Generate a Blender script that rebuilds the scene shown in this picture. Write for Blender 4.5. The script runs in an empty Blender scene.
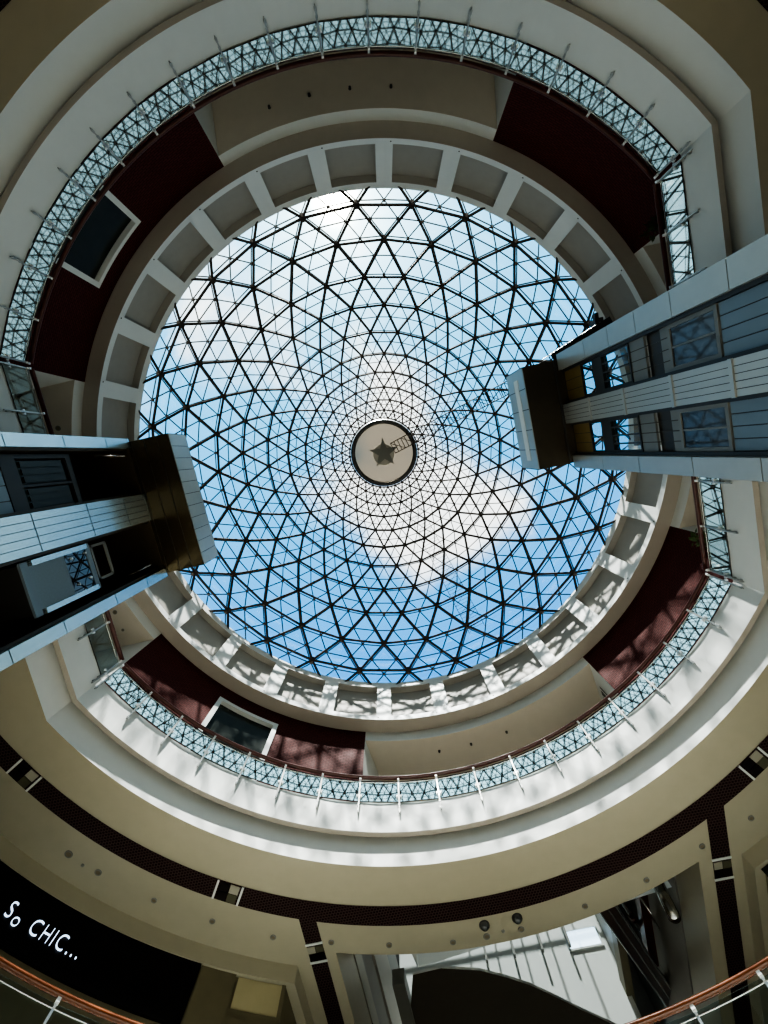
import bpy, bmesh, math, random
from math import sin, cos, tan, pi, radians as rad, degrees as deg, atan2, acos, hypot, sqrt
from mathutils import Vector, Matrix
random.seed(7)
S = bpy.context.scene
COL = S.collection
# World frame: camera stands on the atrium axis at the origin (eye 1.6 m above the floor at z=-1.6).
# +X points at the right-hand lift tower, +Y to the shop side, +Z up.
OFF = 12.4                      # photo bearing -> world bearing
FLOOR = -1.6

# ------------------------------------------------------------------ helpers
def link(o, parent=None):
    COL.objects.link(o)
    if parent is not None:
        o.parent = parent
    return o

def tag(o, label=None, cat=None, group=None, kind=None):
    if label: o['label'] = label
    if cat: o['category'] = cat
    if group: o['group'] = group
    if kind: o['kind'] = kind
    return o

def empty(name, loc=(0, 0, 0), rz=0.0):
    o = bpy.data.objects.new(name, None)
    o.empty_display_size = 0.3
    o.location = loc
    o.rotation_euler = (0, 0, rz)
    return link(o)

class MB:
    def __init__(s):
        s.v = []; s.f = []; s.m = []; s.smooth = []
    def quad(s, a, b, c, d, m=0, sm=False):
        i = len(s.v); s.v += [a, b, c, d]; s.f.append((i, i+1, i+2, i+3)); s.m.append(m); s.smooth.append(sm)
    def poly(s, pts, m=0):
        i = len(s.v); s.v += list(pts); s.f.append(tuple(range(i, i+len(pts)))); s.m.append(m); s.smooth.append(False)
    def box(s, x0, x1, y0, y1, z0, z1, m=0):
        i = len(s.v)
        s.v += [(x0,y0,z0),(x1,y0,z0),(x1,y1,z0),(x0,y1,z0),(x0,y0,z1),(x1,y0,z1),(x1,y1,z1),(x0,y1,z1)]
        for q in ((3,2,1,0),(4,5,6,7),(0,1,5,4),(1,2,6,5),(2,3,7,6),(3,0,4,7)):
            s.f.append(tuple(i+k for k in q)); s.m.append(m); s.smooth.append(False)
    def hexa(s, p, m=0):            # 8 points, bottom 4 then top 4
        i = len(s.v); s.v += list(p)
        for q in ((3,2,1,0),(4,5,6,7),(0,1,5,4),(1,2,6,5),(2,3,7,6),(3,0,4,7)):
            s.f.append(tuple(i+k for k in q)); s.m.append(m); s.smooth.append(False)
    def bar(s, a, b, r, n=5, m=0, r2=None, cap=False, sm=True):
        a = Vector(a); b = Vector(b); d = b - a
        if d.length < 1e-6: return
        d.normalize()
        up = Vector((0,0,1)) if abs(d.z) < 0.9 else Vector((1,0,0))
        u = d.cross(up).normalized(); w = d.cross(u)
        r2 = r if r2 is None else r2
        i = len(s.v)
        for P, rr in ((a, r), (b, r2)):
            for k in range(n):
                t = 2*pi*k/n
                s.v.append(tuple(P + (u*cos(t) + w*sin(t))*rr))
        for k in range(n):
            s.f.append((i+k, i+(k+1) % n, i+n+(k+1) % n, i+n+k)); s.m.append(m); s.smooth.append(sm)
        if cap:
            s.f.append(tuple(i+k for k in range(n))); s.m.append(m); s.smooth.append(False)
            s.f.append(tuple(i+n+n-1-k for k in range(n))); s.m.append(m); s.smooth.append(False)
    def flatbar(s, a, b, w, h, m=0):   # rectangular bar, w horizontal-ish, h the other way
        a = Vector(a); b = Vector(b); d = (b-a).normalized()
        up = Vector((0,0,1)) if abs(d.z) < 0.95 else Vector((1,0,0))
        u = d.cross(up).normalized()*w/2; v = d.cross(u).normalized()*h/2
        s.hexa([tuple(a-u-v), tuple(a+u-v), tuple(a+u+v), tuple(a-u+v), tuple(b-u-v), tuple(b+u-v), tuple(b+u+v), tuple(b-u+v)], m)
    def tube(s, path, r, n=8, m=0, closed=False, rz=None):
        N = len(path); i = len(s.v)
        rz = rz or r
        for k in range(N):
            p = Vector(path[k])
            a = Vector(path[k-1]) if (k > 0 or closed) else p
            b = Vector(path[(k+1) % N]) if (k < N-1 or closed) else p
            d = (b-a).normalized()
            up = Vector((0,0,1)) if abs(d.z) < 0.95 else Vector((1,0,0))
            u = d.cross(up).normalized(); w = u.cross(d).normalized()
            for j in range(n):
                t = 2*pi*j/n
                s.v.append(tuple(p + u*cos(t)*r + w*sin(t)*rz))
        for k in range(N if closed else N-1):
            k2 = (k+1) % N
            for j in range(n):
                j2 = (j+1) % n
                s.f.append((i+k*n+j, i+k*n+j2, i+k2*n+j2, i+k2*n+j)); s.m.append(m); s.smooth.append(True)
        if not closed:
            s.f.append(tuple(i+j for j in range(n))); s.m.append(m); s.smooth.append(False)
            s.f.append(tuple(i+(N-1)*n+n-1-j for j in range(n))); s.m.append(m); s.smooth.append(False)
    def disc(s, c, r, n=24, m=0, down=True):
        pts = [(c[0]+r*cos(2*pi*k/n), c[1]+r*sin(2*pi*k/n), c[2]) for k in range(n)]
        if down: pts.reverse()
        s.poly(pts, m)
    def lathe(s, c, prof, n=20, m=0, sm=True):
        i = len(s.v); M = len(prof)
        for (r, z) in prof:
            for k in range(n):
                t = 2*pi*k/n
                s.v.append((c[0]+r*cos(t), c[1]+r*sin(t), c[2]+z))
        for a in range(M-1):
            for k in range(n):
                k2 = (k+1) % n
                s.f.append((i+a*n+k, i+a*n+k2, i+(a+1)*n+k2, i+(a+1)*n+k)); s.m.append(m); s.smooth.append(sm)
    def strip(s, A, B, m=0, closed=False, sm=False):
        N = len(A)
        i = len(s.v); s.v += list(A) + list(B)
        for k in range(N if closed else N-1):
            k2 = (k+1) % N
            s.f.append((i+k, i+k2, i+N+k2, i+N+k)); s.m.append(m); s.smooth.append(sm)
    def build(s, name, mats, parent=None, label=None, cat=None, group=None, kind=None):
        me = bpy.data.meshes.new(name)
        me.from_pydata([tuple(p) for p in s.v], [], s.f)
        if not isinstance(mats, (list, tuple)): mats = [mats]
        for mt in mats: me.materials.append(mt)
        me.polygons.foreach_set('material_index', s.m)
        me.polygons.foreach_set('use_smooth', s.smooth)
        me.update()
        o = bpy.data.objects.new(name, me)
        link(o, parent)
        return tag(o, label, cat, group, kind)

def P(R, th, z):                 # th in photo bearing
    a = rad(th+OFF)
    return (R*cos(a), R*sin(a), z)

def arc(R, t0, t1, z, step=1.3):
    n = max(2, int(abs(t1-t0)/step)+1)
    return [P(R, t0+(t1-t0)*k/(n-1), z) for k in range(n)]

# ------------------------------------------------------------------ materials
def lin(c):
    return tuple(((x/255.0)/12.92 if x/255.0 <= 0.04045 else ((x/255.0+0.055)/1.055)**2.4) for x in c)

def mat(name, rgb, rough=0.6, metal=0.0, spec=0.5, noise=0.06, nscale=3.0, bump=0.0, bscale=60.0, emit=None, estr=0.0):
    m = bpy.data.materials.new(name); m.use_nodes = True
    nt = m.node_tree; b = nt.nodes['Principled BSDF']
    b.inputs['Roughness'].default_value = rough
    b.inputs['Metallic'].default_value = metal
    b.inputs['Specular IOR Level'].default_value = spec
    tc = nt.nodes.new('ShaderNodeTexCoord')
    nz = nt.nodes.new('ShaderNodeTexNoise'); nz.inputs['Scale'].default_value = nscale; nz.inputs['Detail'].default_value = 3
    nt.links.new(tc.outputs['Object'], nz.inputs['Vector'])
    mx = nt.nodes.new('ShaderNodeMix'); mx.data_type = 'RGBA'
    c = tuple(rgb) + (1,)
    mx.inputs['A'].default_value = tuple(max(0, x*(1-noise)) for x in rgb) + (1,)
    mx.inputs['B'].default_value = tuple(min(1, x*(1+noise)) for x in rgb) + (1,)
    nt.links.new(nz.outputs['Fac'], mx.inputs['Factor'])
    nt.links.new(mx.outputs['Result'], b.inputs['Base Color'])
    if bump > 0:
        n2 = nt.nodes.new('ShaderNodeTexNoise'); n2.inputs['Scale'].default_value = bscale
        nt.links.new(tc.outputs['Object'], n2.inputs['Vector'])
        bp = nt.nodes.new('ShaderNodeBump'); bp.inputs['Strength'].default_value = bump; bp.inputs['Distance'].default_value = 0.01
        nt.links.new(n2.outputs['Fac'], bp.inputs['Height'])
        nt.links.new(bp.outputs['Normal'], b.inputs['Normal'])
    if emit:
        b.inputs['Emission Color'].default_value = tuple(emit)+(1,)
        b.inputs['Emission Strength'].default_value = estr
    return m

def tile_mat(name, c1, c2, mortar, size, cyl=True, rough=0.5, msize=0.05, row=0.5):
    """small tiles; cylindrical (bearing x height) or flat (x,y) coordinates in metres"""
    m = bpy.data.materials.new(name); m.use_nodes = True
    nt = m.node_tree; b = nt.nodes['Principled BSDF']; b.inputs['Roughness'].default_value = rough; b.inputs['Specular IOR Level'].default_value = 0.06
    tc = nt.nodes.new('ShaderNodeTexCoord')
    sep = nt.nodes.new('ShaderNodeSeparateXYZ'); nt.links.new(tc.outputs['Object'], sep.inputs[0])
    br = nt.nodes.new('ShaderNodeTexBrick')
    br.inputs['Scale'].default_value = 1.0/size
    br.inputs['Brick Width'].default_value = 1.0; br.inputs['Row Height'].default_value = row
    br.inputs['Mortar Size'].default_value = msize
    br.inputs['Color1'].default_value = tuple(c1)+(1,); br.inputs['Color2'].default_value = tuple(c2)+(1,)
    br.inputs['Mortar'].default_value = tuple(mortar)+(1,)
    cmb = nt.nodes.new('ShaderNodeCombineXYZ')
    if cyl:
        at = nt.nodes.new('ShaderNodeMath'); at.operation = 'ARCTAN2'
        nt.links.new(sep.outputs['Y'], at.inputs[0]); nt.links.new(sep.outputs['X'], at.inputs[1])
        mu = nt.nodes.new('ShaderNodeMath'); mu.operation = 'MULTIPLY'; mu.inputs[1].default_value = 12.2
        nt.links.new(at.outputs[0], mu.inputs[0])
        nt.links.new(mu.outputs[0], cmb.inputs['X']); nt.links.new(sep.outputs['Z'], cmb.inputs['Y'])
    else:
        nt.links.new(sep.outputs['X'], cmb.inputs['X']); nt.links.new(sep.outputs['Y'], cmb.inputs['Y'])
    nt.links.new(cmb.outputs[0], br.inputs['Vector'])
    nt.links.new(br.outputs['Color'], b.inputs['Base Color'])
    bp = nt.nodes.new('ShaderNodeBump'); bp.inputs['Strength'].default_value = 0.4; bp.inputs['Distance'].default_value = 0.01; bp.invert = True
    nt.links.new(br.outputs['Fac'], bp.inputs['Height']); nt.links.new(bp.outputs['Normal'], b.inputs['Normal'])
    return m

def glass_mat(name, tint, refl, rough=0.0, rcol=(1, 1, 1), fres=0.0):
    m = bpy.data.materials.new(name); m.use_nodes = True
    nt = m.node_tree
    for n in list(nt.nodes): nt.nodes.remove(n)
    out = nt.nodes.new('ShaderNodeOutputMaterial')
    tr = nt.nodes.new('ShaderNodeBsdfTransparent'); tr.inputs[0].default_value = tuple(tint)+(1,)
    gl = nt.nodes.new('ShaderNodeBsdfGlossy'); gl.inputs['Roughness'].default_value = rough; gl.inputs['Color'].default_value = tuple(rcol)+(1,)
    mx = nt.nodes.new('ShaderNodeMixShader')
    fr = nt.nodes.new('ShaderNodeFresnel'); fr.inputs['IOR'].default_value = 1.5
    ma = nt.nodes.new('ShaderNodeMath'); ma.operation = 'MULTIPLY_ADD'; ma.use_clamp = True
    ma.inputs[1].default_value = fres; ma.inputs[2].default_value = refl
    nt.links.new(fr.outputs[0], ma.inputs[0])
    nt.links.new(ma.outputs[0], mx.inputs[0])
    nt.links.new(tr.outputs[0], mx.inputs[1]); nt.links.new(gl.outputs[0], mx.inputs[2])
    nt.links.new(mx.outputs[0], out.inputs[0])
    return m

M = {}
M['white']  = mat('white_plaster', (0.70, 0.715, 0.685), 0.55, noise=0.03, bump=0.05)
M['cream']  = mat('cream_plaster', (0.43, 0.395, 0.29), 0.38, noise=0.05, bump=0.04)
M['beige']  = mat('beige_plaster', (0.43, 0.39, 0.33), 0.45, noise=0.05, bump=0.05)
M['recess'] = mat('recess_plaster', (0.60, 0.545, 0.46), 0.45, noise=0.05)
M['panelg'] = mat('coffer_grey', (0.36, 0.34, 0.30), 0.6, noise=0.06)
M['dark']   = mat('shadow_gap_black', (0.015, 0.013, 0.012), 0.6)
M['red']    = tile_mat('dark_red_tile', (0.088, 0.022, 0.019), (0.112, 0.030, 0.026), (0.052, 0.013, 0.011), 0.22, True, 0.55, 0.08, 0.4)
M['mosaic'] = tile_mat('black_brown_mosaic', (0.018, 0.008, 0.008), (0.028, 0.012, 0.012), (0.085, 0.06, 0.055), 0.085, False, 0.3, 0.10, 1.0)
M['steel']  = mat('dome_steel', (0.062, 0.053, 0.047), 0.7, metal=0.0, spec=0.15, noise=0.1)
M['bars']   = mat('glazing_bar', (0.09, 0.083, 0.077), 0.7, spec=0.15, noise=0.1)
M['dglass'] = glass_mat('dome_glass', (0.93, 0.97, 0.99), 0.02, 0.0, fres=0.35)
M['rglass'] = glass_mat('railing_glass', (0.60, 0.69, 0.68), 0.04, 0.025, (0.56, 0.69, 0.70), fres=0.95)
M['wglass'] = mat('dark_window_glass', (0.022, 0.028, 0.022), 0.25, spec=0.35, noise=0.2)
M['mglass'] = glass_mat('lift_glass', (0.80, 0.84, 0.84), 0.02, 0.0, (0.8, 0.95, 1.0), fres=0.1)
M['bglass'] = mat('reflective_dark_glass', (0.075, 0.08, 0.08), 0.05, metal=0.0, spec=0.6, noise=0.1)
M['chrome'] = mat('brushed_steel', (0.62, 0.62, 0.60), 0.22, metal=1.0, noise=0.04)
M['post']   = mat('grey_post_steel', (0.42, 0.42, 0.40), 0.35, metal=0.7, noise=0.04)
M['clampw'] = mat('bright_clamp', (0.85, 0.86, 0.86), 0.3, metal=0.3)
M['wood']   = mat('red_wood_handrail', (0.085, 0.022, 0.016), 0.3, noise=0.25, nscale=9)
M['copper'] = mat('copper_wood_handrail', (0.13, 0.040, 0.014), 0.22, noise=0.25, nscale=9)
M['alu']    = mat('pale_blue_aluminium', (0.56, 0.69, 0.73), 0.22, metal=0.75, noise=0.04)
M['alug']   = mat('grey_aluminium', (0.44, 0.445, 0.415), 0.28, metal=0.28, noise=0.06)
M['bronze'] = mat('bronze_soffit', (0.12, 0.086, 0.046), 0.26, metal=0.75, noise=0.15)
M['bronzed'] = mat('dark_bronze_soffit', (0.06, 0.048, 0.032), 0.35, metal=0.5, noise=0.15)
M['escd']   = mat('dark_red_brown_casing', (0.05, 0.022, 0.018), 0.35, noise=0.15)
M['gold']   = mat('gold_panel', (0.30, 0.21, 0.075), 0.35, metal=0.3, noise=0.15)
M['brown']  = mat('dark_brown_shaft', (0.050, 0.036, 0.020), 0.4, noise=0.2)
M['blueg']  = mat('blue_grey_panel', (0.20, 0.25, 0.285), 0.4, metal=0.2, noise=0.06)
M['frame']  = mat('dark_frame', (0.035, 0.033, 0.030), 0.4, noise=0.1)
M['fgrey']  = mat('mid_grey_frame', (0.22, 0.22, 0.20), 0.4, noise=0.1)
M['sign']   = mat('black_sign_board', (0.004, 0.003, 0.004), 0.3, spec=0.2, noise=0.2)
M['letter'] = mat('lit_letters', (0.7, 0.8, 0.95), 0.4, emit=(0.62, 0.78, 1.0), estr=0.75)
M['olive']  = mat('olive_stone', (0.17, 0.145, 0.085), 0.45, noise=0.15)
M['yell']   = mat('pale_yellow_panel', (0.48, 0.42, 0.25), 0.5, noise=0.05)
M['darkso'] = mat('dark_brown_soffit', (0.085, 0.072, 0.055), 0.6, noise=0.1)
M['disc']   = glass_mat('frosted_crown_disc', (0.20, 0.18, 0.145), 0.0)
nt_ = M['disc'].node_tree
_df = nt_.nodes.new('ShaderNodeBsdfDiffuse'); _df.inputs[0].default_value = (0.25, 0.23, 0.19, 1)
_ad = nt_.nodes.new('ShaderNodeMixShader'); _ad.inputs[0].default_value = 0.25
_tr = [n for n in nt_.nodes if n.type == 'BSDF_TRANSPARENT'][0]; _o = [n for n in nt_.nodes if n.type == 'OUTPUT_MATERIAL'][0]
nt_.links.new(_tr.outputs[0], _ad.inputs[1]); nt_.links.new(_df.outputs[0], _ad.inputs[2]); nt_.links.new(_ad.outputs[0], _o.inputs[0])
M['star']   = mat('star_grey', (0.10, 0.10, 0.085), 0.5, noise=0.1)
M['stard']  = mat('star_backing', (0.34, 0.32, 0.27), 0.5)
M['marble'] = mat('floor_marble', (0.50, 0.47, 0.40), 0.25, noise=0.12, nscale=0.8)
M['lens']   = mat('downlight_lens', (0.20, 0.17, 0.11), 0.3)
M['leaf']   = mat('leaf_green', (0.05, 0.09, 0.025), 0.5, noise=0.4, nscale=14)
M['bark']   = mat('bark', (0.10, 0.07, 0.045), 0.8, noise=0.3)
M['tileA']  = mat('light_tile', (0.36, 0.34, 0.27), 0.35)
M['tileB']  = mat('olive_tile', (0.10, 0.095, 0.06), 0.35)
M['tileC']  = mat('dark_tile', (0.012, 0.008, 0.009), 0.35)
M['sky']    = mat('daylight_glow_pane', (0.75, 0.85, 0.92), 0.4, emit=(0.60, 0.82, 1.0), estr=0.7)  # pane glows by itself, emission standing in for daylight behind it
M['bwhite'] = mat('cool_white_wall', (0.74, 0.75, 0.72), 0.5, noise=0.03)

# ------------------------------------------------------------------ opening outline (circle cut by two straight sides)
R0, CR, CL = 11.28, 9.52, 10.13
def outline(d, z, n=96, nc=9):
    R = R0+d
    hr = deg(acos((CR+d)/R)); hl = deg(acos((CL+d)/R))
    pts = []
    a0, a1 = hr, 180-hl                      # world bearings, lower arc (+Y side)
    for k in range(n): t = rad(a0+(a1-a0)*k/(n-1)); pts.append((R*cos(t), R*sin(t), z))
    y1 = R*sin(rad(hl))
    for k in range(1, nc): pts.append((-(CL+d), y1-2*y1*k/nc, z))
    a0, a1 = 180+hl, 360-hr
    for k in range(n): t = rad(a0+(a1-a0)*k/(n-1)); pts.append((R*cos(t), R*sin(t), z))
    y1 = R*sin(rad(hr))
    for k in range(1, nc): pts.append((CR+d, -y1+2*y1*k/nc, z))
    return pts
HR = deg(acos(CR/R0)); HL = deg(acos(CL/R0))

def loft(prof, name, mats, mi=None, **kw):
    b = MB()
    rings = [outline(d, z) for d, z in prof]
    for k in range(len(rings)-1):
        b.strip(rings[k], rings[k+1], m=(mi[k] if mi else 0), closed=True)
    return b.build(name, mats, kind='structure', **kw)

# level-4 edge: white upper fascia, shadow gap, white lower fascia
ZS = 11.25
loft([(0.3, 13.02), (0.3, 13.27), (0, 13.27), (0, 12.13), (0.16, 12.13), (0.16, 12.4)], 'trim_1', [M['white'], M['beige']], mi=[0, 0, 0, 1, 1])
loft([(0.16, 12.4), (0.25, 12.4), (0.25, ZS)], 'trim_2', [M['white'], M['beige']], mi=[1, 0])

# level-4 floor slab (top) and its soffit
b = MB()
A = outline(0.3, 13.02); Bq = []
for p in A:
    h = hypot(p[0], p[1]); rr = 16.65 if (p[1] > 0 and -6.2 < p[0]*1.5 and p[0]*1.5 < 8.2) else 19.8
    Bq.append((p[0]/h*rr, p[1]/h*rr, 13.02))
b.strip(A, Bq, closed=True)
b.build('floor_upper', M['beige'], kind='structure')

RS = 1.28*ZS
b = MB()
inner = outline(0.25, ZS)
outer = [(p[0]/hypot(p[0], p[1])*RS, p[1]/hypot(p[0], p[1])*RS, ZS) for p in inner]
b.strip(inner, outer, closed=True, sm=False)
# outer part of the soffit: annulus to the drop beam, except where the void to the annexe opens (x -4.58 .. 6.38)
UL0, UL1, UR0, UR1 = -0.50*ZS, -0.395*ZS, 0.55*ZS, 0.657*ZS
RD = 1.332*ZS; ZD = RD/1.386; RW = ZD*1.40
aL = deg(acos(UL0/RD)); aR = deg(acos(UR1/RD))      # world bearings of the beam corners
def warc(R, a0, a1, z, step=1.2):
    n = max(2, int(abs(a1-a0)/step)+1)
    return [(R*cos(rad(a0+(a1-a0)*k/(n-1))), R*sin(rad(a0+(a1-a0)*k/(n-1))), z) for k in range(n)]
sL = deg(acos(UL0/RS)); sR = deg(acos(UR1/RS)); nA = 240
A = [(RS*cos(rad(sL+(360+sR-sL)*k/nA)), RS*sin(rad(sL+(360+sR-sL)*k/nA)), ZS) for k in range(nA+1)]
B = [(RD*cos(rad(aL+(360+aR-aL)*k/nA)), RD*sin(rad(aL+(360+aR-aL)*k/nA)), ZS) for k in range(nA+1)]
b.strip(A, B)
for (u0, u1) in ((UL0, UL1), (UR0, UR1)):
    n = 10
    A = [(u0+(u1-u0)*k/(n-1), sqrt(max(RS**2-(u0+(u1-u0)*k/(n-1))**2, 0))-0.02, ZS+0.003) for k in range(n)]
    B = [(p[0], 30.0, ZS+0.003) for p in A]
    b.strip(A, B)
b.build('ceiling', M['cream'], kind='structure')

# drop beam (a shallow step down in front of the shop walls)
b = MB()
A = warc(RD, aL, 360+aR, ZS)
B = [(p[0], p[1], ZD) for p in A]
C_ = warc(RW, deg(acos((UL0-0.27)/RW)), 360+deg(acos((UR1+0.27)/RW)), ZD)
n = min(len(B), len(C_))
C_ = [(RW*cos(rad(deg(acos((UL0-0.27)/RW))+(360+deg(acos((UR1+0.27)/RW))-deg(acos((UL0-0.27)/RW)))*k/(len(B)-1))),
       RW*sin(rad(deg(acos((UL0-0.27)/RW))+(360+deg(acos((UR1+0.27)/RW))-deg(acos((UL0-0.27)/RW)))*k/(len(B)-1))), ZD) for k in range(len(B))]
b.strip(A, B); b.strip(B, C_)
for (u, s) in ((UL0, -1), (UR1, 1)):
    y = sqrt(RD**2-u*u)
    b.quad((u, y, ZS), (u, 30, ZS), (u, 30, ZD), (u, y, ZD))
    b.quad((u, y, ZD), (u, 30, ZD), (u+0.27*s, 30, ZD), (u+0.27*s, sqrt(RW**2-(u+0.27*s)**2), ZD))
b.build('trim_3', M['cream'], kind='structure')

# shop walls of the storey below and the ground-floor wall
b = MB()
A = [(p[0], p[1], ZD) for p in C_]; B = [(p[0], p[1], FLOOR) for p in C_]
b.strip(A, B)
for (u, s) in ((UL0, -1), (UR1, 1)):
    u2 = u+0.27*s; y = sqrt(RW**2-u2*u2)
    b.quad((u2, y, ZD), (u2, 30, ZD), (u2, 30, FLOOR), (u2, y, FLOOR))
b.build('wall_lower', M['olive'], kind='structure')
b = MB(); b.quad((UL0-1, 30, FLOOR), (UR1+1, 30, FLOOR), (UR1+1, 30, ZS+0.2), (UL0-1, 30, ZS+0.2)); b.build('wall_far', M['olive'], kind='structure')
b = MB(); b.poly([(-20, -20, FLOOR), (20, -20, FLOOR), (20, 31, FLOOR), (-20, 31, FLOOR)]); b.build('floor', M['marble'], kind='structure')

# level-3 gallery slab
loft([(3.5, 5.95), (0.25, 5.95), (0.25, 6.0), (0, 6.0), (0, 4.7), (3.5, 4.7)], 'floor_gallery', M['white'])

# ------------------------------------------------------------------ dark mosaic band with branches
ZB = ZS-0.012
b = MB()
b.strip(warc(1.137*ZS, -12, 192, ZB, 1.0), warc(1.194*ZS, -12, 192, ZB, 1.0))
b.strip(warc(1.137*ZS, 192, 348, ZB, 1.0), warc(1.194*ZS, 192, 348, ZB, 1.0))
BRL, BRR = (-0.4636*ZS, -0.4216*ZS), (0.583*ZS, 0.6286*ZS)
for (u0, u1) in (BRL, BRR):
    b.quad((u0, sqrt((1.19*ZS)**2-u0*u0), ZB-0.001), (u1, sqrt((1.19*ZS)**2-u1*u1), ZB-0.001), (u1, 29.9, ZB-0.001), (u0, 29.9, ZB-0.001))
b.build('trim_4', M['mosaic'], kind='structure')

def light_panel(cx, cy, rz, w, label):
    t = empty('inlay_light_panel', (cx, cy, ZB), rz)
    tag(t, label, 'light panel', 'square inlays in the dark ceiling band')
    h = w/2
    q = MB()
    z = -0.012
    for (sx, sy, m) in ((0, 0, 0), (1, 0, 1), (0, 1, 2), (1, 1, 2)):
        x0 = -h+sx*h; y0 = -h+sy*h
        q.box(x0+0.01, x0+h-0.01, y0+0.01, y0+h-0.01, z-0.01, 0.006, m)
    q.build('tile_field', [M['tileA'], M['tileB'], M['tileC']], t)
    for s in (-1, 1):
        q = MB(); q.box(-h-0.02, h+0.02, s*(h+0.07)-0.03, s*(h+0.07)+0.03, z-0.012, 0.006)
        q.build('border_strip', M['white'], t)
for th, lab in ((109.7, 'square tiled inlay in dark ceiling band above the pale panel left of the T junction'),
                (138.4, 'square tiled inlay in dark ceiling band at the far left, above the lit shop name'),
                (39.6, 'square tiled inlay in dark ceiling band at the far right edge')):
    x, y, _ = P(1.1655*ZS, th, 0)
    light_panel(x, y, rad(th+OFF), 0.58, lab)
v = 1.283*ZS; x, y, _ = P(v, 97.6, 0); light_panel(sum(BRL)/2, y, 0, 0.47, 'square tiled inlay in the straight dark branch band at lower left')
x, y, _ = P(1.332*ZS, 50.6, 0); light_panel(sum(BRR)/2, y, 0, 0.50, 'square tiled inlay in the straight dark branch band at lower right')

# ------------------------------------------------------------------ drum with coffers under the dome
RDm, ZD0, ZD1 = 11.41, 18.08, 21.23
NCF = 28
b = MB()
stp = 360/NCF; ribw = 3.3
zb, zt = 18.39, 20.78; dep = 0.30
full = lambda R, z: [P(R, k*360/224, z) for k in range(224)]
b.strip(full(RDm, ZD0), full(RDm, zb), closed=True); b.strip(full(RDm, zt), full(RDm, ZD1), closed=True)
b.strip(full(RDm, ZD1), full(12.0, ZD1), closed=True)
for k in range(NCF):
    c = 90+k*stp
    b.strip(arc(RDm, c-ribw/2, c+ribw/2, zb), arc(RDm, c-ribw/2, c+ribw/2, zt))
    t0, t1 = c+ribw/2, c+stp-ribw/2
    Ri = RDm+dep
    b.strip(arc(Ri, t0, t1, zb), arc(Ri, t0, t1, zt), m=1)
    b.strip(arc(RDm, t0, t1, zb), arc(Ri, t0, t1, zb), m=0)
    b.strip(arc(RDm, t0, t1, zt), arc(Ri, t0, t1, zt), m=1)
    b.quad(P(RDm, t0, zb), P(Ri, t0, zb), P(Ri, t0, zt), P(RDm, t0, zt))
    b.quad(P(RDm, t1, zb), P(Ri, t1, zb), P(Ri, t1, zt), P(RDm, t1, zt))
    x, y, z = P(RDm-0.01, c+ribw/2-0.4, 18.24)
    b.bar((x, y, z), P(RDm+0.02, c+ribw/2-0.4, 18.24), 0.03, 6, m=2, cap=True)
b.build('trim_5', [M['white'], M['panelg'], M['dark']], kind='structure')
RWL = 12.0; ZC = 17.5
b = MB(); b.strip(full(RDm, ZD0), full(RWL, ZD0), closed=True); b.build('trim_6', M['beige'], kind='structure')

# recess openings (photo bearings) with parallel sides, and the red walls between them
RECESS = [(-119.4, -70.6, 'front'), (45.5, 93.8, 'back'), (141.2, 193.2, 'left'), (-38.3, 14.2, 'right')]
b = MB()
for t0, t1, nm in RECESS:
    b.strip(arc(RWL, t0, t1, ZC), arc(RWL, t0, t1, ZD0))
b.build('trim_7', M['white'], kind='structure')
for t0, t1, nm in RECESS:
    c = (t0+t1)/2; h = (t1-t0)/2
    lat = RWL*sin(rad(h)); dv = Vector(P(1, c, 0)); sv = Vector((-dv.y, dv.x, 0))
    far = 16.5 if nm == 'back' else 19.5
    b = MB()
    A = arc(RWL, t0, t1, ZC); n = len(A)
    B = [tuple(dv*far + sv*(-lat+2*lat*k/(n-1)) + Vector((0, 0, ZC))) for k in range(n)]
    b.strip(A, B); b.build('ceiling_'+nm, M['recess'], kind='structure')
    b = MB()
    for s in (-1, 1):
        a0 = dv*(RWL*cos(rad(h))) + sv*(lat*s); a1 = dv*far + sv*(lat*s)
        b.quad((a0.x, a0.y, 13.02), (a1.x, a1.y, 13.02), (a1.x, a1.y, ZC), (a0.x, a0.y, ZC))
        b.quad((a0.x, a0.y, ZC), (a1.x, a1.y, ZC), (a1.x, a1.y, ZD0), (a0.x, a0.y, ZD0))
    p0 = dv*far-sv*lat; p1 = dv*far+sv*lat
    b.quad((p0.x, p0.y, 13.02), (p1.x, p1.y, 13.02), (p1.x, p1.y, ZC), (p0.x, p0.y, ZC))
    b.build('wall_recess_'+nm, M['bwhite'] if nm in ('left', 'right') else M['white'], kind='structure')

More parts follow.
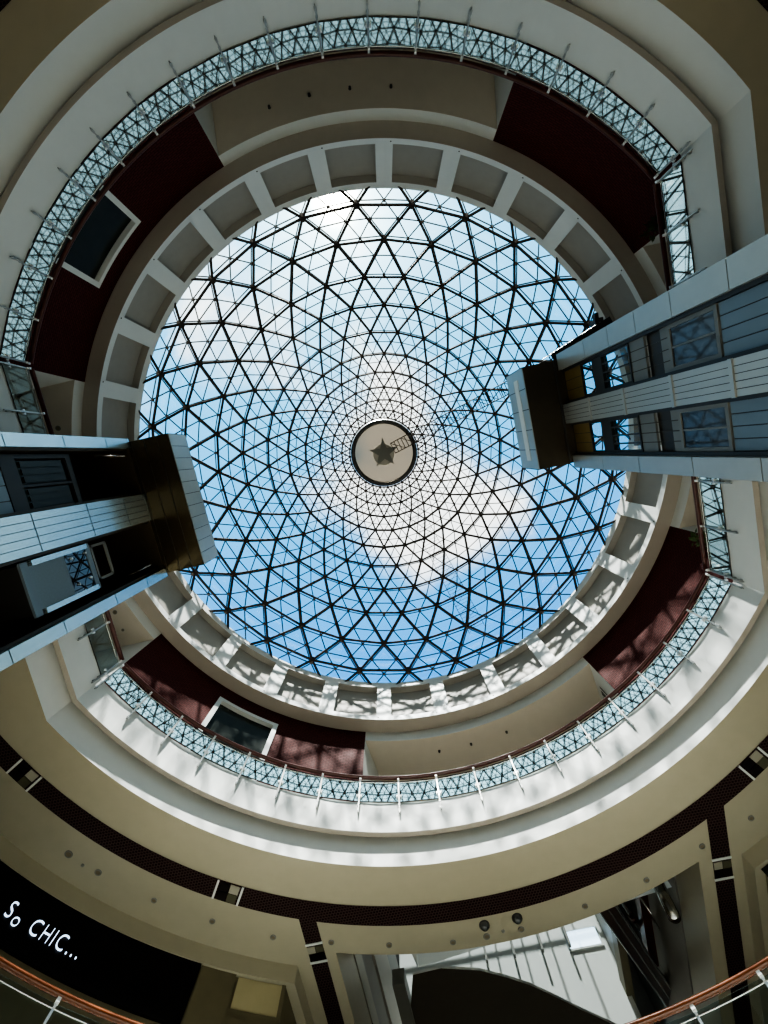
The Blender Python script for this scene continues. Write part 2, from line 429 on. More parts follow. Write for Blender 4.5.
def red_wall(name, t0, t1, win=None):
    b = MB()
    def pan(a0, a1, z0, z1): b.strip(arc(RWL, a0, a1, z0), arc(RWL, a0, a1, z1), sm=False)
    if win:
        w0, w1, zt = win
        pan(t0, w0, 13.02, ZD0); pan(w1, t1, 13.02, ZD0); pan(w0, w1, zt, ZD0)
    else:
        pan(t0, t1, 13.02, ZD0)
    return b.build(name, M['red'], kind='structure')
ZWIN = 17.30
red_wall('wall_upper_right', -70.6, -38.3)
red_wall('wall_upper_left', 193.2, 240.6, (209.8, 223.4, ZWIN))
red_wall('wall_lower_right', 14.2, 45.5)
red_wall('wall_lower_left', 93.8, 141.2, (111.4, 124.2, ZWIN))
for nm, (w0, w1) in (('window_1', (209.8, 223.4)), ('window_2', (111.4, 124.2))):
    e = empty(nm); tag(e, kind='structure')
    b = MB()
    fw = 0.9; dp = 0.28
    def seg(a0, a1, z0, z1):
        for k in range(6):
            x0 = a0+(a1-a0)*k/6; x1 = a0+(a1-a0)*(k+1)/6
            b.hexa([P(RWL-0.06, x0, z0), P(RWL-0.06, x1, z0), P(RWL+dp, x1, z0), P(RWL+dp, x0, z0), P(RWL-0.06, x0, z1), P(RWL-0.06, x1, z1), P(RWL+dp, x1, z1), P(RWL+dp, x0, z1)])
    seg(w0, w0+fw, 13.2, ZWIN); seg(w1-fw, w1, 13.2, ZWIN); seg(w0+fw, w1-fw, ZWIN-0.16, ZWIN)
    b.build('window_frame', M['white'], e)
    b = MB(); b.strip(arc(RWL+0.12, w0+fw, w1-fw, 13.2), arc(RWL+0.12, w0+fw, w1-fw, ZWIN-0.16)); b.build('window_pane', M['wglass'], e)

# outer shell of the upper storey and roof around the drum
b = MB(); b.strip(full(19.9, ZS), full(19.9, 22.5), closed=True)
b.v = [v for v in b.v]
sh = b
keep = [(i, f) for i, f in enumerate(sh.f)]
f2, m2, s2 = [], [], []
for i, f in keep:
    cx = sum(sh.v[k][0] for k in f)/4; cy = sum(sh.v[k][1] for k in f)/4
    if cy > 0 and -4.7 < cx < 6.5: continue        # open towards the annexe
    f2.append(f); m2.append(0); s2.append(False)
sh.f, sh.m, sh.smooth = f2, m2, s2
sh.build('wall_outer', M['beige'], kind='structure')
b = MB(); b.strip(full(11.95, 21.2), full(20.2, 21.2), closed=True); b.strip(full(11.95, 18.12), full(11.95, 21.2), closed=True); b.build('ceiling_roof', M['beige'], kind='structure')
b = MB(); b.strip(full(RWL+0.02, ZD0+0.02), full(19.9, ZD0+0.02), closed=True)
b.build('ceiling_attic', M['beige'], kind='structure')

# ------------------------------------------------------------------ the dome
dome = empty('glass_dome', (0, 0, 21.2)); tag(dome, 'round glass dome of triangular steel lattice over the atrium', 'dome')
RSP, ZCN = 12.86, 15.34
def sph(t, R=RSP):           # point (rho, z) on the sphere seen under slope t from the eye
    # rho = t z ; rho^2 + (z-zc)^2 = R^2
    a = t*t+1; bb = -2*ZCN; c = ZCN**2-R*R
    z = (-bb+sqrt(bb*bb-4*a*c))/(2*a)
    return t*z, z
TR = [0.5095, 0.4400, 0.3680, 0.3105, 0.2560, 0.2110, 0.1728, 0.1414, 0.1148, 0.0929, 0.0757]
rings = [sph(t) for t in TR]
phis = [atan2(r, z-ZCN) for r, z in rings]
base_phi = phis[0] + (phis[0]-phis[1])*1.02
phis = [base_phi] + phis
N = 28
def node(i, j, R=RSP):       # ring i (0 = springing), node j; alternate rings shifted by half
    off = 0.5 if i % 2 == 1 else 0.0
    a = rad(90+OFF)+2*pi*(j+off)/N
    p = phis[i]
    return Vector((R*sin(p)*cos(a), R*sin(p)*sin(a), ZCN+R*cos(p)))
def onS(v, R):
    d = v-Vector((0, 0, ZCN)); return Vector((0, 0, ZCN))+d.normalized()*R
def loc(v): return (v.x, v.y, v.z-21.2)
ZCUT = 21.0
def clip(a, b):
    if a.z < ZCUT and b.z < ZCUT: return None
    if a.z < ZCUT: a = b+(a-b)*((b.z-ZCUT)/(b.z-a.z))
    if b.z < ZCUT: b = a+(b-a)*((a.z-ZCUT)/(a.z-b.z))
    return a, b
nr = len(phis)
edges = []      # main edges (a,b) as node ids
tris = []
for i in range(nr):
    for j in range(N):
        if i > 0: edges.append(((i, j), (i, (j+1) % N)))
        if i < nr-1:
            if i % 2 == 0:  # next ring shifted +.5
                edges.append(((i, j), (i+1, j))); edges.append(((i, j), (i+1, (j-1) % N)))
                tris.append(((i, j), (i, (j+1) % N), (i+1, j))); tris.append(((i+1, (j-1) % N), (i, j), (i+1, j)))
            else:
                edges.append(((i, j), (i+1, (j+1) % N))); edges.append(((i, j), (i+1, j)))
                tris.append(((i, j), (i, (j+1) % N), (i+1, (j+1) % N))); tris.append(((i+1, j), (i, j), (i+1, (j+1) % N)))
def sc(v): return min(1.0, hypot(v.x, v.y)/11.0)
b = MB()
for (p, q) in edges:
    a, c = node(*p), node(*q)
    r = clip(a, c)
    if not r: continue
    k = sc((a+c)/2)
    b.bar(loc(r[0]), loc(r[1]), 0.034+0.036*k, 6)
b.build('main_lattice', M['steel'], dome)
b = MB()
for i in range(1, nr):
    for j in range(N):
        a = node(i, j)
        if a.z < ZCUT: continue
        k = sc(a); d = (a-Vector((0, 0, ZCN))).normalized(); r = 0.06+0.085*k
        b.bar(loc(a-d*(0.05+0.06*k)), loc(a+d*0.16), r, 8, cap=True, sm=False)
b.build('node_joint', M['steel'], dome, kind='stuff')
# outer glazing grid: every triangle split in four, standing off the steel
ROUT = RSP+0.30
b = MB(); kn = MB(); seen = set(); g = MB(); seen_n = set()
for (p, q, s) in tris:
    a, c, d = (node(*x) for x in (p, q, s))
    m1, m2, m3 = (a+c)/2, (c+d)/2, (d+a)/2
    P6 = [onS(x, ROUT) for x in (a, c, d, m1, m2, m3)]
    for (x, y) in ((0, 3), (3, 1), (1, 4), (4, 2), (2, 5), (5, 0), (3, 4), (4, 5), (5, 3)):
        u, w = P6[x], P6[y]
        key = tuple(sorted([(round(u.x, 2), round(u.y, 2), round(u.z, 2)), (round(w.x, 2), round(w.y, 2), round(w.z, 2))]))
        if key in seen: continue
        seen.add(key)
        r = clip(u, w)
        if r:
            k = sc((u+w)/2)
            b.bar(loc(r[0]), loc(r[1]), 0.016+0.017*k, 4, sm=False)
    for x in (3, 4, 5):
        u = P6[x]; key = (round(u.x, 2), round(u.y, 2), round(u.z, 2))
        if key in seen_n or u.z < ZCUT: continue
        seen_n.add(key); k = sc(u); dd = (u-Vector((0, 0, ZCN))).normalized()
        kn.bar(loc(u-dd*0.10), loc(u), 0.022+0.042*k, 6, cap=True, sm=False)
    for (x, y, z) in ((0, 3, 5), (3, 1, 4), (5, 4, 2), (3, 4, 5)):
        u, w, t = (P6[x], P6[y], P6[z])
        if max(u.z, w.z, t.z) < ZCUT: continue
        dv = [(v-Vector((0, 0, ZCN))).normalized()*0.03 for v in (u, w, t)]
        g.poly([loc(u+dv[0]), loc(w+dv[1]), loc(t+dv[2])])
b.build('glazing_bars', M['bars'], dome)
kn.build('glazing_clip', M['bars'], dome, kind='stuff')
g.build('glass_pane', M['dglass'], dome)
# crown: closed disc with a dark collar
ro, zo = sph(0.0668)
zo -= 0.05
b = MB(); b.disc((0, 0, zo-21.2), ro*0.985, 64); b.build('crown_disc', M['disc'], dome)
b = MB(); b.lathe((0, 0, zo-21.2), [(ro*0.965, -0.02), (ro*0.965, -0.16), (ro*1.065, -0.14), (ro*1.12, 0.5), (ro*0.965, 0.5)], 64); b.build('crown_collar', M['frame'], dome)
b = MB()
zz = zo-21.2-0.28
st = []
for k in range(10):
    r = 0.94 if k % 2 == 0 else 0.36
    a = rad(OFF-97+36*k); st.append((r*cos(a), r*sin(a), zz))
b.poly(st[::-1]); b.poly([(x, y, zz+0.1) for x, y, z in st])
for k in range(10):
    p, q = st[k], st[(k+1) % 10]; b.quad(p, q, (q[0], q[1], zz+0.1), (p[0], p[1], zz+0.1))
for k in range(3):
    a = k*2.1; b.bar((0.2*cos(a), 0.2*sin(a), zz+0.05), (0.2*cos(a), 0.2*sin(a), zo-21.2), 0.02)
sx, sy, _ = P(0.10, 100, 0)
b.disc((sx, sy, zz+0.14), 0.64, 32, 1)
b.build('star_emblem', [M['star'], M['stard']], dome)
b = MB()
b.strip([(p[0], p[1], 0.0) for p in full(11.78, 0)], [(p[0], p[1], 0.0) for p in full(12.3, 0)], closed=True)
b.strip([(p[0], p[1], -0.1) for p in full(11.62, 0)], [(p[0], p[1], 0.06) for p in full(11.62, 0)], closed=True)
b.build('ring_beam', M['fgrey'], dome)

# maintenance ladders following the dome
def ladder(name, th, R, t0, t1, w, label, rr=0.022, end_in=None):
    t = empty(name, (0, 0, 21.2)); tag(t, label, 'ladder')
    d = Vector(P(1, th, 0)); s = Vector((-d.y, d.x, 0))
    pts = []
    n = 46
    for k in range(n):
        tt = t0+(t1-t0)*k/(n-1)
        r, z = sph(tt, R)
        pts.append(Vector((0, 0, z-21.2))+d*r)
    for sg in (-1, 1):
        b = MB(); b.tube([tuple(p+s*(sg*w/2)) for p in pts], rr, 5); b.build('side_rail', M['steel'], t)
    b = MB()
    L = 0
    for k in range(n-1):
        a, c = pts[k], pts[k+1]
        m = max(1, int((c-a).length/0.26))
        for q in range(m):
            p = a+(c-a)*(q/m); b.bar(tuple(p-s*w/2), tuple(p+s*w/2), rr*0.7, 4)
        if k % 3 == 0: b.bar(tuple(a-s*w/2), tuple(pts[min(k+3, n-1)]+s*w/2), rr*0.6, 4)
    b.build('rungs', M['steel'], t)
    return t
ladder('maintenance_ladder', -27.6, RSP-0.55, 0.022, 0.40, 0.66, 'thin dark maintenance ladder curving under the dome from crown to right lift head', 0.033)
ladder('maintenance_ladder', 62.0, RSP+0.9, 0.10, 0.46, 0.95, 'faint lattice ladder outside the glass on the lower right of the dome', 0.016)

# ------------------------------------------------------------------ glass guardrails
def post_meshes(zb, zt, chrome):
    b = MB()
    b.hexa([(-0.085, -0.014, zb), (-0.085, 0.014, zb), (-0.03, 0.014, zb), (-0.03, -0.014, zb),
            (-0.105, -0.025, zb+0.55), (-0.105, 0.025, zb+0.55), (-0.03, 0.025, zb+0.55), (-0.03, -0.025, zb+0.55)])
    b.hexa([(-0.105, -0.025, zb+0.55), (-0.105, 0.025, zb+0.55), (-0.03, 0.025, zb+0.55), (-0.03, -0.025, zb+0.55),
            (-0.10, -0.022, zt), (-0.10, 0.022, zt), (-0.05, 0.022, zt), (-0.05, -0.022, zt)])
    b.box(-0.04, 0.03, -0.03, 0.03, zb+0.12, zb+0.18); b.box(-0.04, 0.03, -0.03, 0.03, zb+0.36, zb+0.42)
    pm = b.build('post', M['chrome'] if chrome else M['post'])
    b = MB()
    b.box(-0.075, -0.02, -0.085, 0.085, zb+0.70, zb+0.745); b.box(-0.075, -0.02, -0.075, -0.045, zb+0.66, zb+0.74); b.box(-0.075, -0.02, 0.045, 0.075, zb+0.66, zb+0.74)
    cm = b.build('glass_clamp', M['clampw'])
    b = MB(); b.box(-0.15, -0.06, -0.035, 0.035, zt-0.06, zt+0.02); b.box(-0.12, -0.04, -0.022, 0.022, zt-0.12, zt-0.06)
    bm = b.build('handrail_bracket', M['clampw'])
    return pm, cm, bm
LEAN = 0.065
def guardrail(name, pts, zbase, zrail, label, group, hand, chrome=False, ends=(True, True), hr=0.075):
    """pts: plan points of the posts, in order"""
    t = empty(name, (0, 0, zbase)); tag(t, label, 'guardrail', group)
    zb, zt = -0.52, zrail-zbase-0.05
    proto = None
    n = len(pts)
    cen = Vector((0, 0, 0))
    for i, p in enumerate(pts):
        if i == 0 and not ends[0] or i == n-1 and not ends[1]: continue
        a = Vector(pts[max(i-1, 0)]); c = Vector(pts[min(i+1, n-1)])
        d = (c-a).normalized(); nor = Vector((d.y, -d.x, 0))
        if nor.dot(Vector(p)) < 0: nor = -nor
        ang = atan2(nor.y, nor.x)
        if proto is None:
            proto = post_meshes(zb, zt, chrome)
            o, k1, k2 = proto
        else:
            o, k1, k2 = (x.copy() for x in proto)
            for x in (o, k1, k2): COL.objects.link(x)
        o.parent = t; o.location = (p[0], p[1], 0); o.rotation_euler = (0, 0, ang)
        k1.parent = o; k2.parent = o
    for i in range(n-1):
        a = Vector(pts[i]); c = Vector(pts[i+1]); L = (c-a).length; d = (c-a)/L
        nor = Vector((d.y, -d.x, 0))
        if nor.dot(a) < 0: nor = -nor
        a2 = a+d*0.012; c2 = c-d*0.012; z0, z1 = 0.0, zrail-zbase-0.09
        b = MB()
        th = 0.012
        lo = [tuple(a2), tuple(c2), tuple(c2+nor*th), tuple(a2+nor*th)]
        b.hexa([(q[0], q[1], z0) for q in lo]+[(q[0]-nor.x*LEAN*z1, q[1]-nor.y*LEAN*z1, z1) for q in lo])
        # keep only the pane faces that matter: inner face and edges
        b.f = [b.f[2], b.f[1]]; b.m = [0, 0]; b.smooth = [False, False]
        b.build('glass_panel', M['rglass'], t)
    # handrail follows the posts slightly inside
    path = []
    for i in range(n-1):
        for k in range(4):
            f = k/4
            a = Vector(pts[i])*(1-f)+Vector(pts[i+1])*f
            path.append(a)
    path.append(Vector(pts[-1]))
    rad_arc = abs(hypot(*pts[0][:2])-hypot(*pts[n//2][:2])) < 0.05
    out = []
    for a in path:
        if rad_arc: q = a.normalized()*(hypot(*pts[0][:2])-0.12)
        else:
            q = a-Vector((1 if a.x > 0 else -1, 0, 0))*0.12
        out.append((q.x, q.y, zrail-zbase))
    b = MB(); b.tube(out, hr, 8, rz=hr*0.75); b.build('handrail', M[hand], t)
    b = MB(); b.tube([(p[0]*1.004, p[1]*1.004, p[2]-0.17) for p in out], 0.011, 5); b.build('lower_rail', M['chrome'], t)
    # slim dark green edge line along the foot of the glass
    b = MB(); b.tube([(p[0], p[1], 0.0) for p in ([tuple(Vector(x)) for x in path])], 0.018, 4); b.build('base_channel', M['frame'], t)
    return t
RG = 11.255
hgr = deg(acos((CR-0.025)/RG)); hgl = deg(acos((CL-0.025)/RG))
def arcpts(a0, a1, n, R=RG): return [(R*cos(rad(a0+(a1-a0)*k/n)), R*sin(rad(a0+(a1-a0)*k/n)), 0) for k in range(n+1)]
GR = 'glass guardrails round the upper gallery'
guardrail('guardrail', arcpts(hgr+0.4, 180-hgl-0.4, 18), 13.27, 14.22, 'sunlit curved glass guardrail on the white gallery edge nearest the shops', GR, 'wood')
guardrail('guardrail', arcpts(180+hgl+0.4, 360-hgr-0.4, 18), 13.27, 14.22, 'shaded curved glass guardrail on the gallery edge beneath the sun', GR, 'wood')
yl = RG*sin(rad(hgr))-0.15; n = 8
guardrail('guardrail', [(CR-0.025, -yl+2*yl*k/n, 0) for k in range(n+1)], 13.27, 14.22, 'straight glass guardrail passing behind the right lift tower', GR, 'wood')
yl = RG*sin(rad(hgl))-0.15; n = 7
guardrail('guardrail', [(-(CL-0.025), -yl+2*yl*k/n, 0) for k in range(n+1)], 13.27, 14.22, 'straight glass guardrail passing behind the left lift tower', GR, 'wood')
guardrail('guardrail', arcpts(hgr+0.4, 180-hgl-0.4, 18), 6.0, 6.81, 'curved guardrail with copper wooden handrail in the bottom corners, nearest the eye', None, 'copper', True, hr=0.068)

# ------------------------------------------------------------------ lift towers
def column(parent, name, x0, x1, y0, y1, joints, mats, planks=0, face=1, gap=0.025):
    """clad column; front face towards the axis. face=+1: front is x0 (right tower), -1: front is x1"""
    b = MB()
    b.box(x0+0.02*(face > 0), x1-0.02*(face < 0), y0+0.015, y1-0.015, joints[0], joints[-1], 1)
    for k in range(len(joints)-1):
        z0, z1 = joints[k]+gap/2, joints[k+1]-gap/2
        if planks:
            w = (y1-y0)/planks
            for q in range(planks):
                a, c = y0+q*w+0.007, y0+(q+1)*w-0.007
                if face > 0: b.box(x0, x0+0.05, a, c, z0, z1, 0)
                else: b.box(x1-0.05, x1, a, c, z0, z1, 0)
            b.box(x0+0.05*(face > 0), x1-0.05*(face < 0), y0, y1, z0, z1, 0)
        else:
            b.box(x0, x1, y0, y1, z0, z1, 0)
    return b.build(name, mats, parent)

# right tower
rt = empty('lift_tower', (8.0, 0, FLOOR)); tag(rt, 'right twin lift tower with grey metal columns and dark box head', 'lift tower')
rt_off = Matrix.Translation((-8.0, 0, -FLOOR))
def under(o, root):
    if o.parent is root:          # parts keep world coordinates; sub-parts follow a part that already does
        o.matrix_parent_inverse = Matrix.Translation(root.location).inverted()
    return o
ZR = 17.8
j = [FLOOR, 1.2, 2.9, 4.6, 6.2, 7.7, 9.2, 10.95, 12.45, 13.9, 15.5, ZR]
under(column(rt, 'side_column', 7.2, 7.75, -2.22, -1.62, j, [M['alug'], M['dark']]), rt)
under(column(rt, 'side_column', 7.2, 7.75, 1.68, 2.16, [FLOOR, 1.0, 2.6, 4.2, 5.8, 7.2, 8.9, 10.9, 13.2, 15.4, ZR], [M['alug'], M['dark']]), rt)
under(column(rt, 'middle_column', 7.15, 7.75, -0.33, 0.43, [FLOOR, 1.5, 3.2, 4.9, 6.4, 7.8, 9.3, 11.2, 13.4, 15.6, ZR], [M['alug'], M['dark']], planks=5, gap=0.02), rt)
b = MB()
for z in (7.8, 9.3, 11.2, 13.4, 15.6): b.box(7.12, 7.16, -0.34, 0.44, z-0.05, z+0.05)
under(b.build('column_batten', M['alug'], rt), rt)
# head housing
hx0, hx1, hy0, hy1, hz0, hz1 = 5.84, 9.6, -2.03, 1.95, ZR, 20.0
b = MB(); b.box(hx0+0.03, 7.75, hy0+0.02, hy1-0.02, hz0+0.01, hz1-0.02)
hh = under(b.build('head_housing', M['bronzed'], rt), rt)
b = MB()
b.box(hx0, hx0+0.03, hy0, hy1, hz0+0.02, hz1)
for k in range(6):
    y = hy0+(hy1-hy0)*k/5
    b.box(hx0-0.012, hx0, y-0.015, y+0.015, hz0+0.02, hz1, 1)
b.box(hx0-0.02, hx0, hy0+0.35, hy1-0.35, hz0+0.75, hz0+1.25, 2)
under(b.build('front_cladding', [M['alug'], M['frame'], M['bwhite']], hh), rt)
b = MB()
b.box(hx0+0.01, 7.77, hy0-0.01, hy0+0.02, hz0, hz1, 0); b.box(hx0+0.01, 7.77, hy1-0.02, hy1+0.01, hz0, hz1, 0)
b.box(7.05, 7.12, hy0, hy1, hz0-0.04, hz0+0.02, 1)
under(b.build('housing_rim', [M['bronzed'], M['frame']], hh), rt)

XF = 7.42
def shaft_right(y0, y1, tagname):
    z = lambda p: XF/p
    # guide rails
    b = MB(); b.box(XF-0.1, XF+0.1, y0, y0+0.09, FLOOR, ZR); b.box(XF-0.1, XF+0.1, y1-0.09, y1, FLOOR, ZR)
    under(b.build('guide_rail', M['frame'], rt), rt)
    ya, yb = y0+0.09, y1-0.09
    b = MB(); b.box(XF, XF+0.04, ya, yb, z(0.452), ZR+0.6, 0)
    for k in (1, 2): b.box(XF-0.015, XF, ya+(yb-ya)*k/3-0.01, ya+(yb-ya)*k/3+0.01, z(0.452), ZR, 1)
    under(b.build('gold_panel', [M['gold'], M['frame']], rt), rt)
    # upper see-through glazing
    def frame(zl, zh, mull, name, fr=0.05, mm='frame'):
        b = MB()
        b.box(XF-0.03, XF+0.05, ya, yb, zh-fr, zh); b.box(XF-0.03, XF+0.05, ya, yb, zl, zl+fr)
        b.box(XF-0.03, XF+0.05, ya, ya+fr, zl+fr, zh-fr); b.box(XF-0.03, XF+0.05, yb-fr, yb, zl+fr, zh-fr)
        for k in range(1, mull+1):
            y = ya+(yb-ya)*k/(mull+1); b.box(XF-0.02, XF+0.04, y-0.022, y+0.022, zl+fr, zh-fr)
        return under(b.build(name, M[mm], rt), rt)
    f = frame(z(0.480), z(0.453), 1, 'window_frame')
    b = MB(); b.quad((XF, ya, z(0.480)), (XF, yb, z(0.480)), (XF, yb, z(0.453)), (XF, ya, z(0.453))); under(b.build('glass_pane', M['mglass'], f), rt)
    f.children
    b = MB(); b.box(XF-0.03, XF+0.2, ya, yb, z(0.497), z(0.480)); under(b.build('transom', M['frame'], rt), rt)
    f = frame(z(0.560), z(0.497), 3, 'window_frame', 0.06)
    b = MB(); b.quad((XF, ya, z(0.56)), (XF, yb, z(0.56)), (XF, yb, z(0.497)), (XF, ya, z(0.497))); under(b.build('glass_pane', M['mglass'], f), rt)
    b = MB(); b.box(XF, XF+0.06, ya, yb, z(0.592), z(0.560), 0); b.box(XF+0.1, XF+0.2, ya, yb, z(0.628), z(0.592), 1); b.box(XF, XF+0.06, ya, yb, z(0.643), z(0.628), 0)
    for k in range(1, 4): b.box(XF-0.01, XF, ya+(yb-ya)*k/4-0.012, ya+(yb-ya)*k/4+0.012, z(0.643), z(0.56), 1)
    under(b.build('spandrel_panel', [M['fgrey'], M['brown']], rt), rt)
    f = frame(z(0.755), z(0.645), 1, 'window_frame', 0.10, 'fgrey')
    b = MB(); b.quad((XF, ya, z(0.755)), (XF, yb, z(0.755)), (XF, yb, z(0.645)), (XF, ya, z(0.645))); under(b.build('glass_pane', M['bglass'], f), rt)
    b = MB()
    for k in range(4):
        a, c = ya+(yb-ya)*k/4, ya+(yb-ya)*(k+1)/4
        b.box(XF, XF+0.05, a+0.012, c-0.012, FLOOR, z(0.757), 0)
    b.box(XF+0.02, XF+0.1, ya, yb, FLOOR, z(0.757), 1)
    for zz_ in (1.2, 3.4, 5.6, 7.8): b.box(XF-0.006, XF+0.02, ya, yb, zz_-0.01, zz_+0.01, 1)
    under(b.build('lined_panel', [M['blueg'], M['frame']], rt), rt)
shaft_right(-1.62, -0.33, 'a')
shaft_right(0.43, 1.68, 'b')
b = MB()
for y in (-1.0, 1.05): b.bar((8.6, y-0.45, FLOOR), (8.6, y-0.45, 13), 0.04, 6); b.bar((8.6, y+0.45, FLOOR), (8.6, y+0.45, 13), 0.04, 6)
under(b.build('car_rail', M['frame'], rt), rt)

# left tower
ltw = empty('lift_tower', (-8.4, 0, FLOOR)); tag(ltw, 'left twin lift tower with pale blue metal columns and bronze box head', 'lift tower')
ZL = 14.1
j = [FLOOR, 0.8, 2.2, 3.7, 5.2, 6.8, 8.2, 9.42, 11.2, 12.9, ZL]
under(column(ltw, 'side_column', -8.2, -7.63, -2.12, -1.82, j, [M['alu'], M['dark']], face=-1), ltw)
under(column(ltw, 'side_column', -8.2, -7.63, 2.06, 2.34, [FLOOR, 1.3, 3.1, 4.9, 6.6, 8.0, 9.45, 11.35, 12.9, ZL], [M['alu'], M['dark']], face=-1), ltw)
under(column(ltw, 'middle_column', -8.2, -7.63, -0.38, 0.48, [FLOOR, 1.0, 2.8, 4.6, 6.3, 7.9, 9.50, 11.30, 12.9, ZL], [M['alu'], M['dark']], planks=5, face=-1, gap=0.03), ltw)
hx1, hx0, hy0, hy1, hz0, hz1 = -6.39, -9.8, -2.02, 2.22, ZL, 15.33
b = MB(); b.box(-8.3, hx1-0.03, hy0+0.02, hy1-0.02, hz0+0.01, hz1-0.02); hh = under(b.build('head_housing', M['bronze'], ltw), ltw)
b = MB()
for k in range(11):
    y0 = hy0+(hy1-hy0)*k/11; y1 = hy0+(hy1-hy0)*(k+1)/11
    b.box(hx1-0.03, hx1, y0+0.01, y1-0.01, hz0+0.02, hz1, 0)
b.box(hx1-0.05, hx1-0.02, hy0, hy1, hz0+0.02, hz1, 1)
under(b.build('front_cladding', [M['alug'], M['frame']], hh), ltw)
b = MB(); b.box(-8.3, hx1-0.01, hy0-0.01, hy0+0.02, hz0, hz1); b.box(-8.3, hx1-0.01, hy1-0.02, hy1+0.01, hz0, hz1)
for k in (1, 2, 3): b.box(hx1-0.4*k-0.01, hx1-0.4*k+0.01, hy0, hy1, hz0, hz0+0.012, 1)
under(b.build('housing_rim', [M['bronze'], M['frame']], hh), ltw)
XB = -9.3
b = MB(); b.box(XB-0.05, XB, -2.1, 2.3, FLOOR, ZL)
b.box(XB, -8.2, -2.1, -2.06, FLOOR, ZL); b.box(XB, -8.2, 2.28, 2.32, FLOOR, ZL); b.box(XB, -8.2, 0.0, 0.1, FLOOR, ZL)
under(b.build('shaft_lining', M['brown'], ltw), ltw)
b = MB(); b.box(XB-0.05, -8.2, -2.1, 2.32, ZL-0.02, ZL+0.1); b.box(-8.2, -7.7, -2.0, 2.2, ZL-0.02, ZL+0.0); under(b.build('shaft_ceiling', M['brown'], ltw), ltw)
zf = lambda p: 7.95/p
# upper shaft: louvred panel in a frame, blue lined panel below
XQ = -7.95
b = MB()
b.box(XQ-0.06, XQ, -1.72, -0.38, zf(0.835), zf(0.80)); b.box(XQ-0.06, XQ, -1.72, -1.62, zf(0.80), zf(0.69)); b.box(XQ-0.06, XQ, -0.46, -0.38, zf(0.80), zf(0.69)); b.box(XQ-0.06, XQ, -1.72, -0.38, zf(0.69), zf(0.68))
b.box(XQ-0.06, XQ, -1.03, -0.97, zf(0.80), zf(0.69))
under(b.build('louvre_frame', M['frame'], ltw), ltw)
b = MB()
for y0, y1 in ((-1.58, -1.06), (-0.94, -0.48)):
    for k in range(3):
        a = y0+(y1-y0)*k/3; b.box(XQ-0.05, XQ-0.02, a+0.02, a+(y1-y0)/3-0.02, zf(0.79), zf(0.70))
    b.box(XQ-0.09, XQ-0.06, y0, y1, zf(0.795), zf(0.695))
under(b.build('louvre_panel', M['wglass'], ltw), ltw)
b = MB()
for k in range(4):
    a = -1.72+(1.34)*k/4
    b.box(XQ-0.04, XQ, a+0.01, a+0.325, FLOOR, zf(0.838), 0)
b.box(XQ-0.1, XQ-0.04, -1.72, -0.38, FLOOR, zf(0.838), 1)
under(b.build('lined_panel', [M['blueg'], M['frame']], ltw), ltw)
b = MB()
for y in (-1.80, -0.42, 0.52, 2.02): b.box(-8.1, -7.75, y-0.035, y+0.035, FLOOR, ZL)
under(b.build('guide_rail', M['brown'], ltw), ltw)
for (y, za, zb_) in ((-1.62, 13.9, 12.5), (1.80, 13.6, 12.4)):
    b = MB(); b.bar((-7.8, y, za), (-7.8, y, zb_), 0.03, 6, cap=True); under(b.build('strip_light', M['chrome'], ltw), ltw)
b = MB()
y0, y1, z0, z1 = 0.68, 1.62, zf(0.70), zf(0.662); w = 0.07
b.box(XQ, XQ+0.05, y0, y1, z1-w, z1); b.box(XQ, XQ+0.05, y0, y1, z0, z0+w); b.box(XQ, XQ+0.05, y0, y0+w, z0, z1); b.box(XQ, XQ+0.05, y1-w, y1, z0, z1)
under(b.build('service_frame', M['fgrey'], ltw), ltw)
# the car, a thing of its own inside the left tower
car = empty('lift_car', (-8.35, 1.22, zf(0.872))); tag(car, 'grey blue glazed lift car standing in the lower shaft of the left tower', 'lift car')
def undc(o): return under(o, car)
cz0, cz1, cy0, cy1 = zf(0.872), zf(0.703), 0.60, 1.80
cx = -7.90
b = MB(); b.box(-9.1, cx-0.05, cy0+0.05, cy1-0.05, cz0, cz1); undc(b.build('cabin_body', M['frame'], car))
b = MB(); b.box(cx-0.05, cx, cy0+0.12, cy1-0.12, cz0+0.18, zf(0.765), 0); undc(b.build('frosted_panel', mat('frosted_panel', (0.19, 0.25, 0.29), 0.6, noise=0.1, nscale=20), car))
b = MB(); b.quad((cx-0.01, cy0+0.12, zf(0.765)), (cx-0.01, cy1-0.12, zf(0.765)), (cx-0.01, cy1-0.12, cz1-0.15), (cx-0.01, cy0+0.12, cz1-0.15))
undc(b.build('front_glass', mat('mirror_dark_glass', (0.008, 0.014, 0.02), 0.0, spec=1.0), car))
b = MB(); b.box(cx-0.05, cx+0.01, cy0, cy1, cz1-0.16, cz1); undc(b.build('cabin_rail', M['blueg'], car))
b = MB(); b.box(cx-0.05, cx+0.01, cy0, cy1, cz0, cz0+0.2); undc(b.build('cabin_rail', M['blueg'], car))
for (ya, yb) in ((cy0, cy0+0.12), (cy1-0.12, cy1)):
    b = MB(); b.box(cx-0.05, cx+0.03, ya, yb, cz0+0.3, cz1-0.1); undc(b.build('cabin_stile', M['alu'], car))
b = MB()
for (yy, zz_) in ((0.82, cz1-0.2), (1.45, cz1-0.25), (0.85, zf(0.75)), (1.5, zf(0.75))): b.bar((cx-0.01, yy, zz_), (cx+0.03, yy, zz_), 0.03, 8, cap=True)
undc(b.build('glass_fixing', M['clampw'], car))

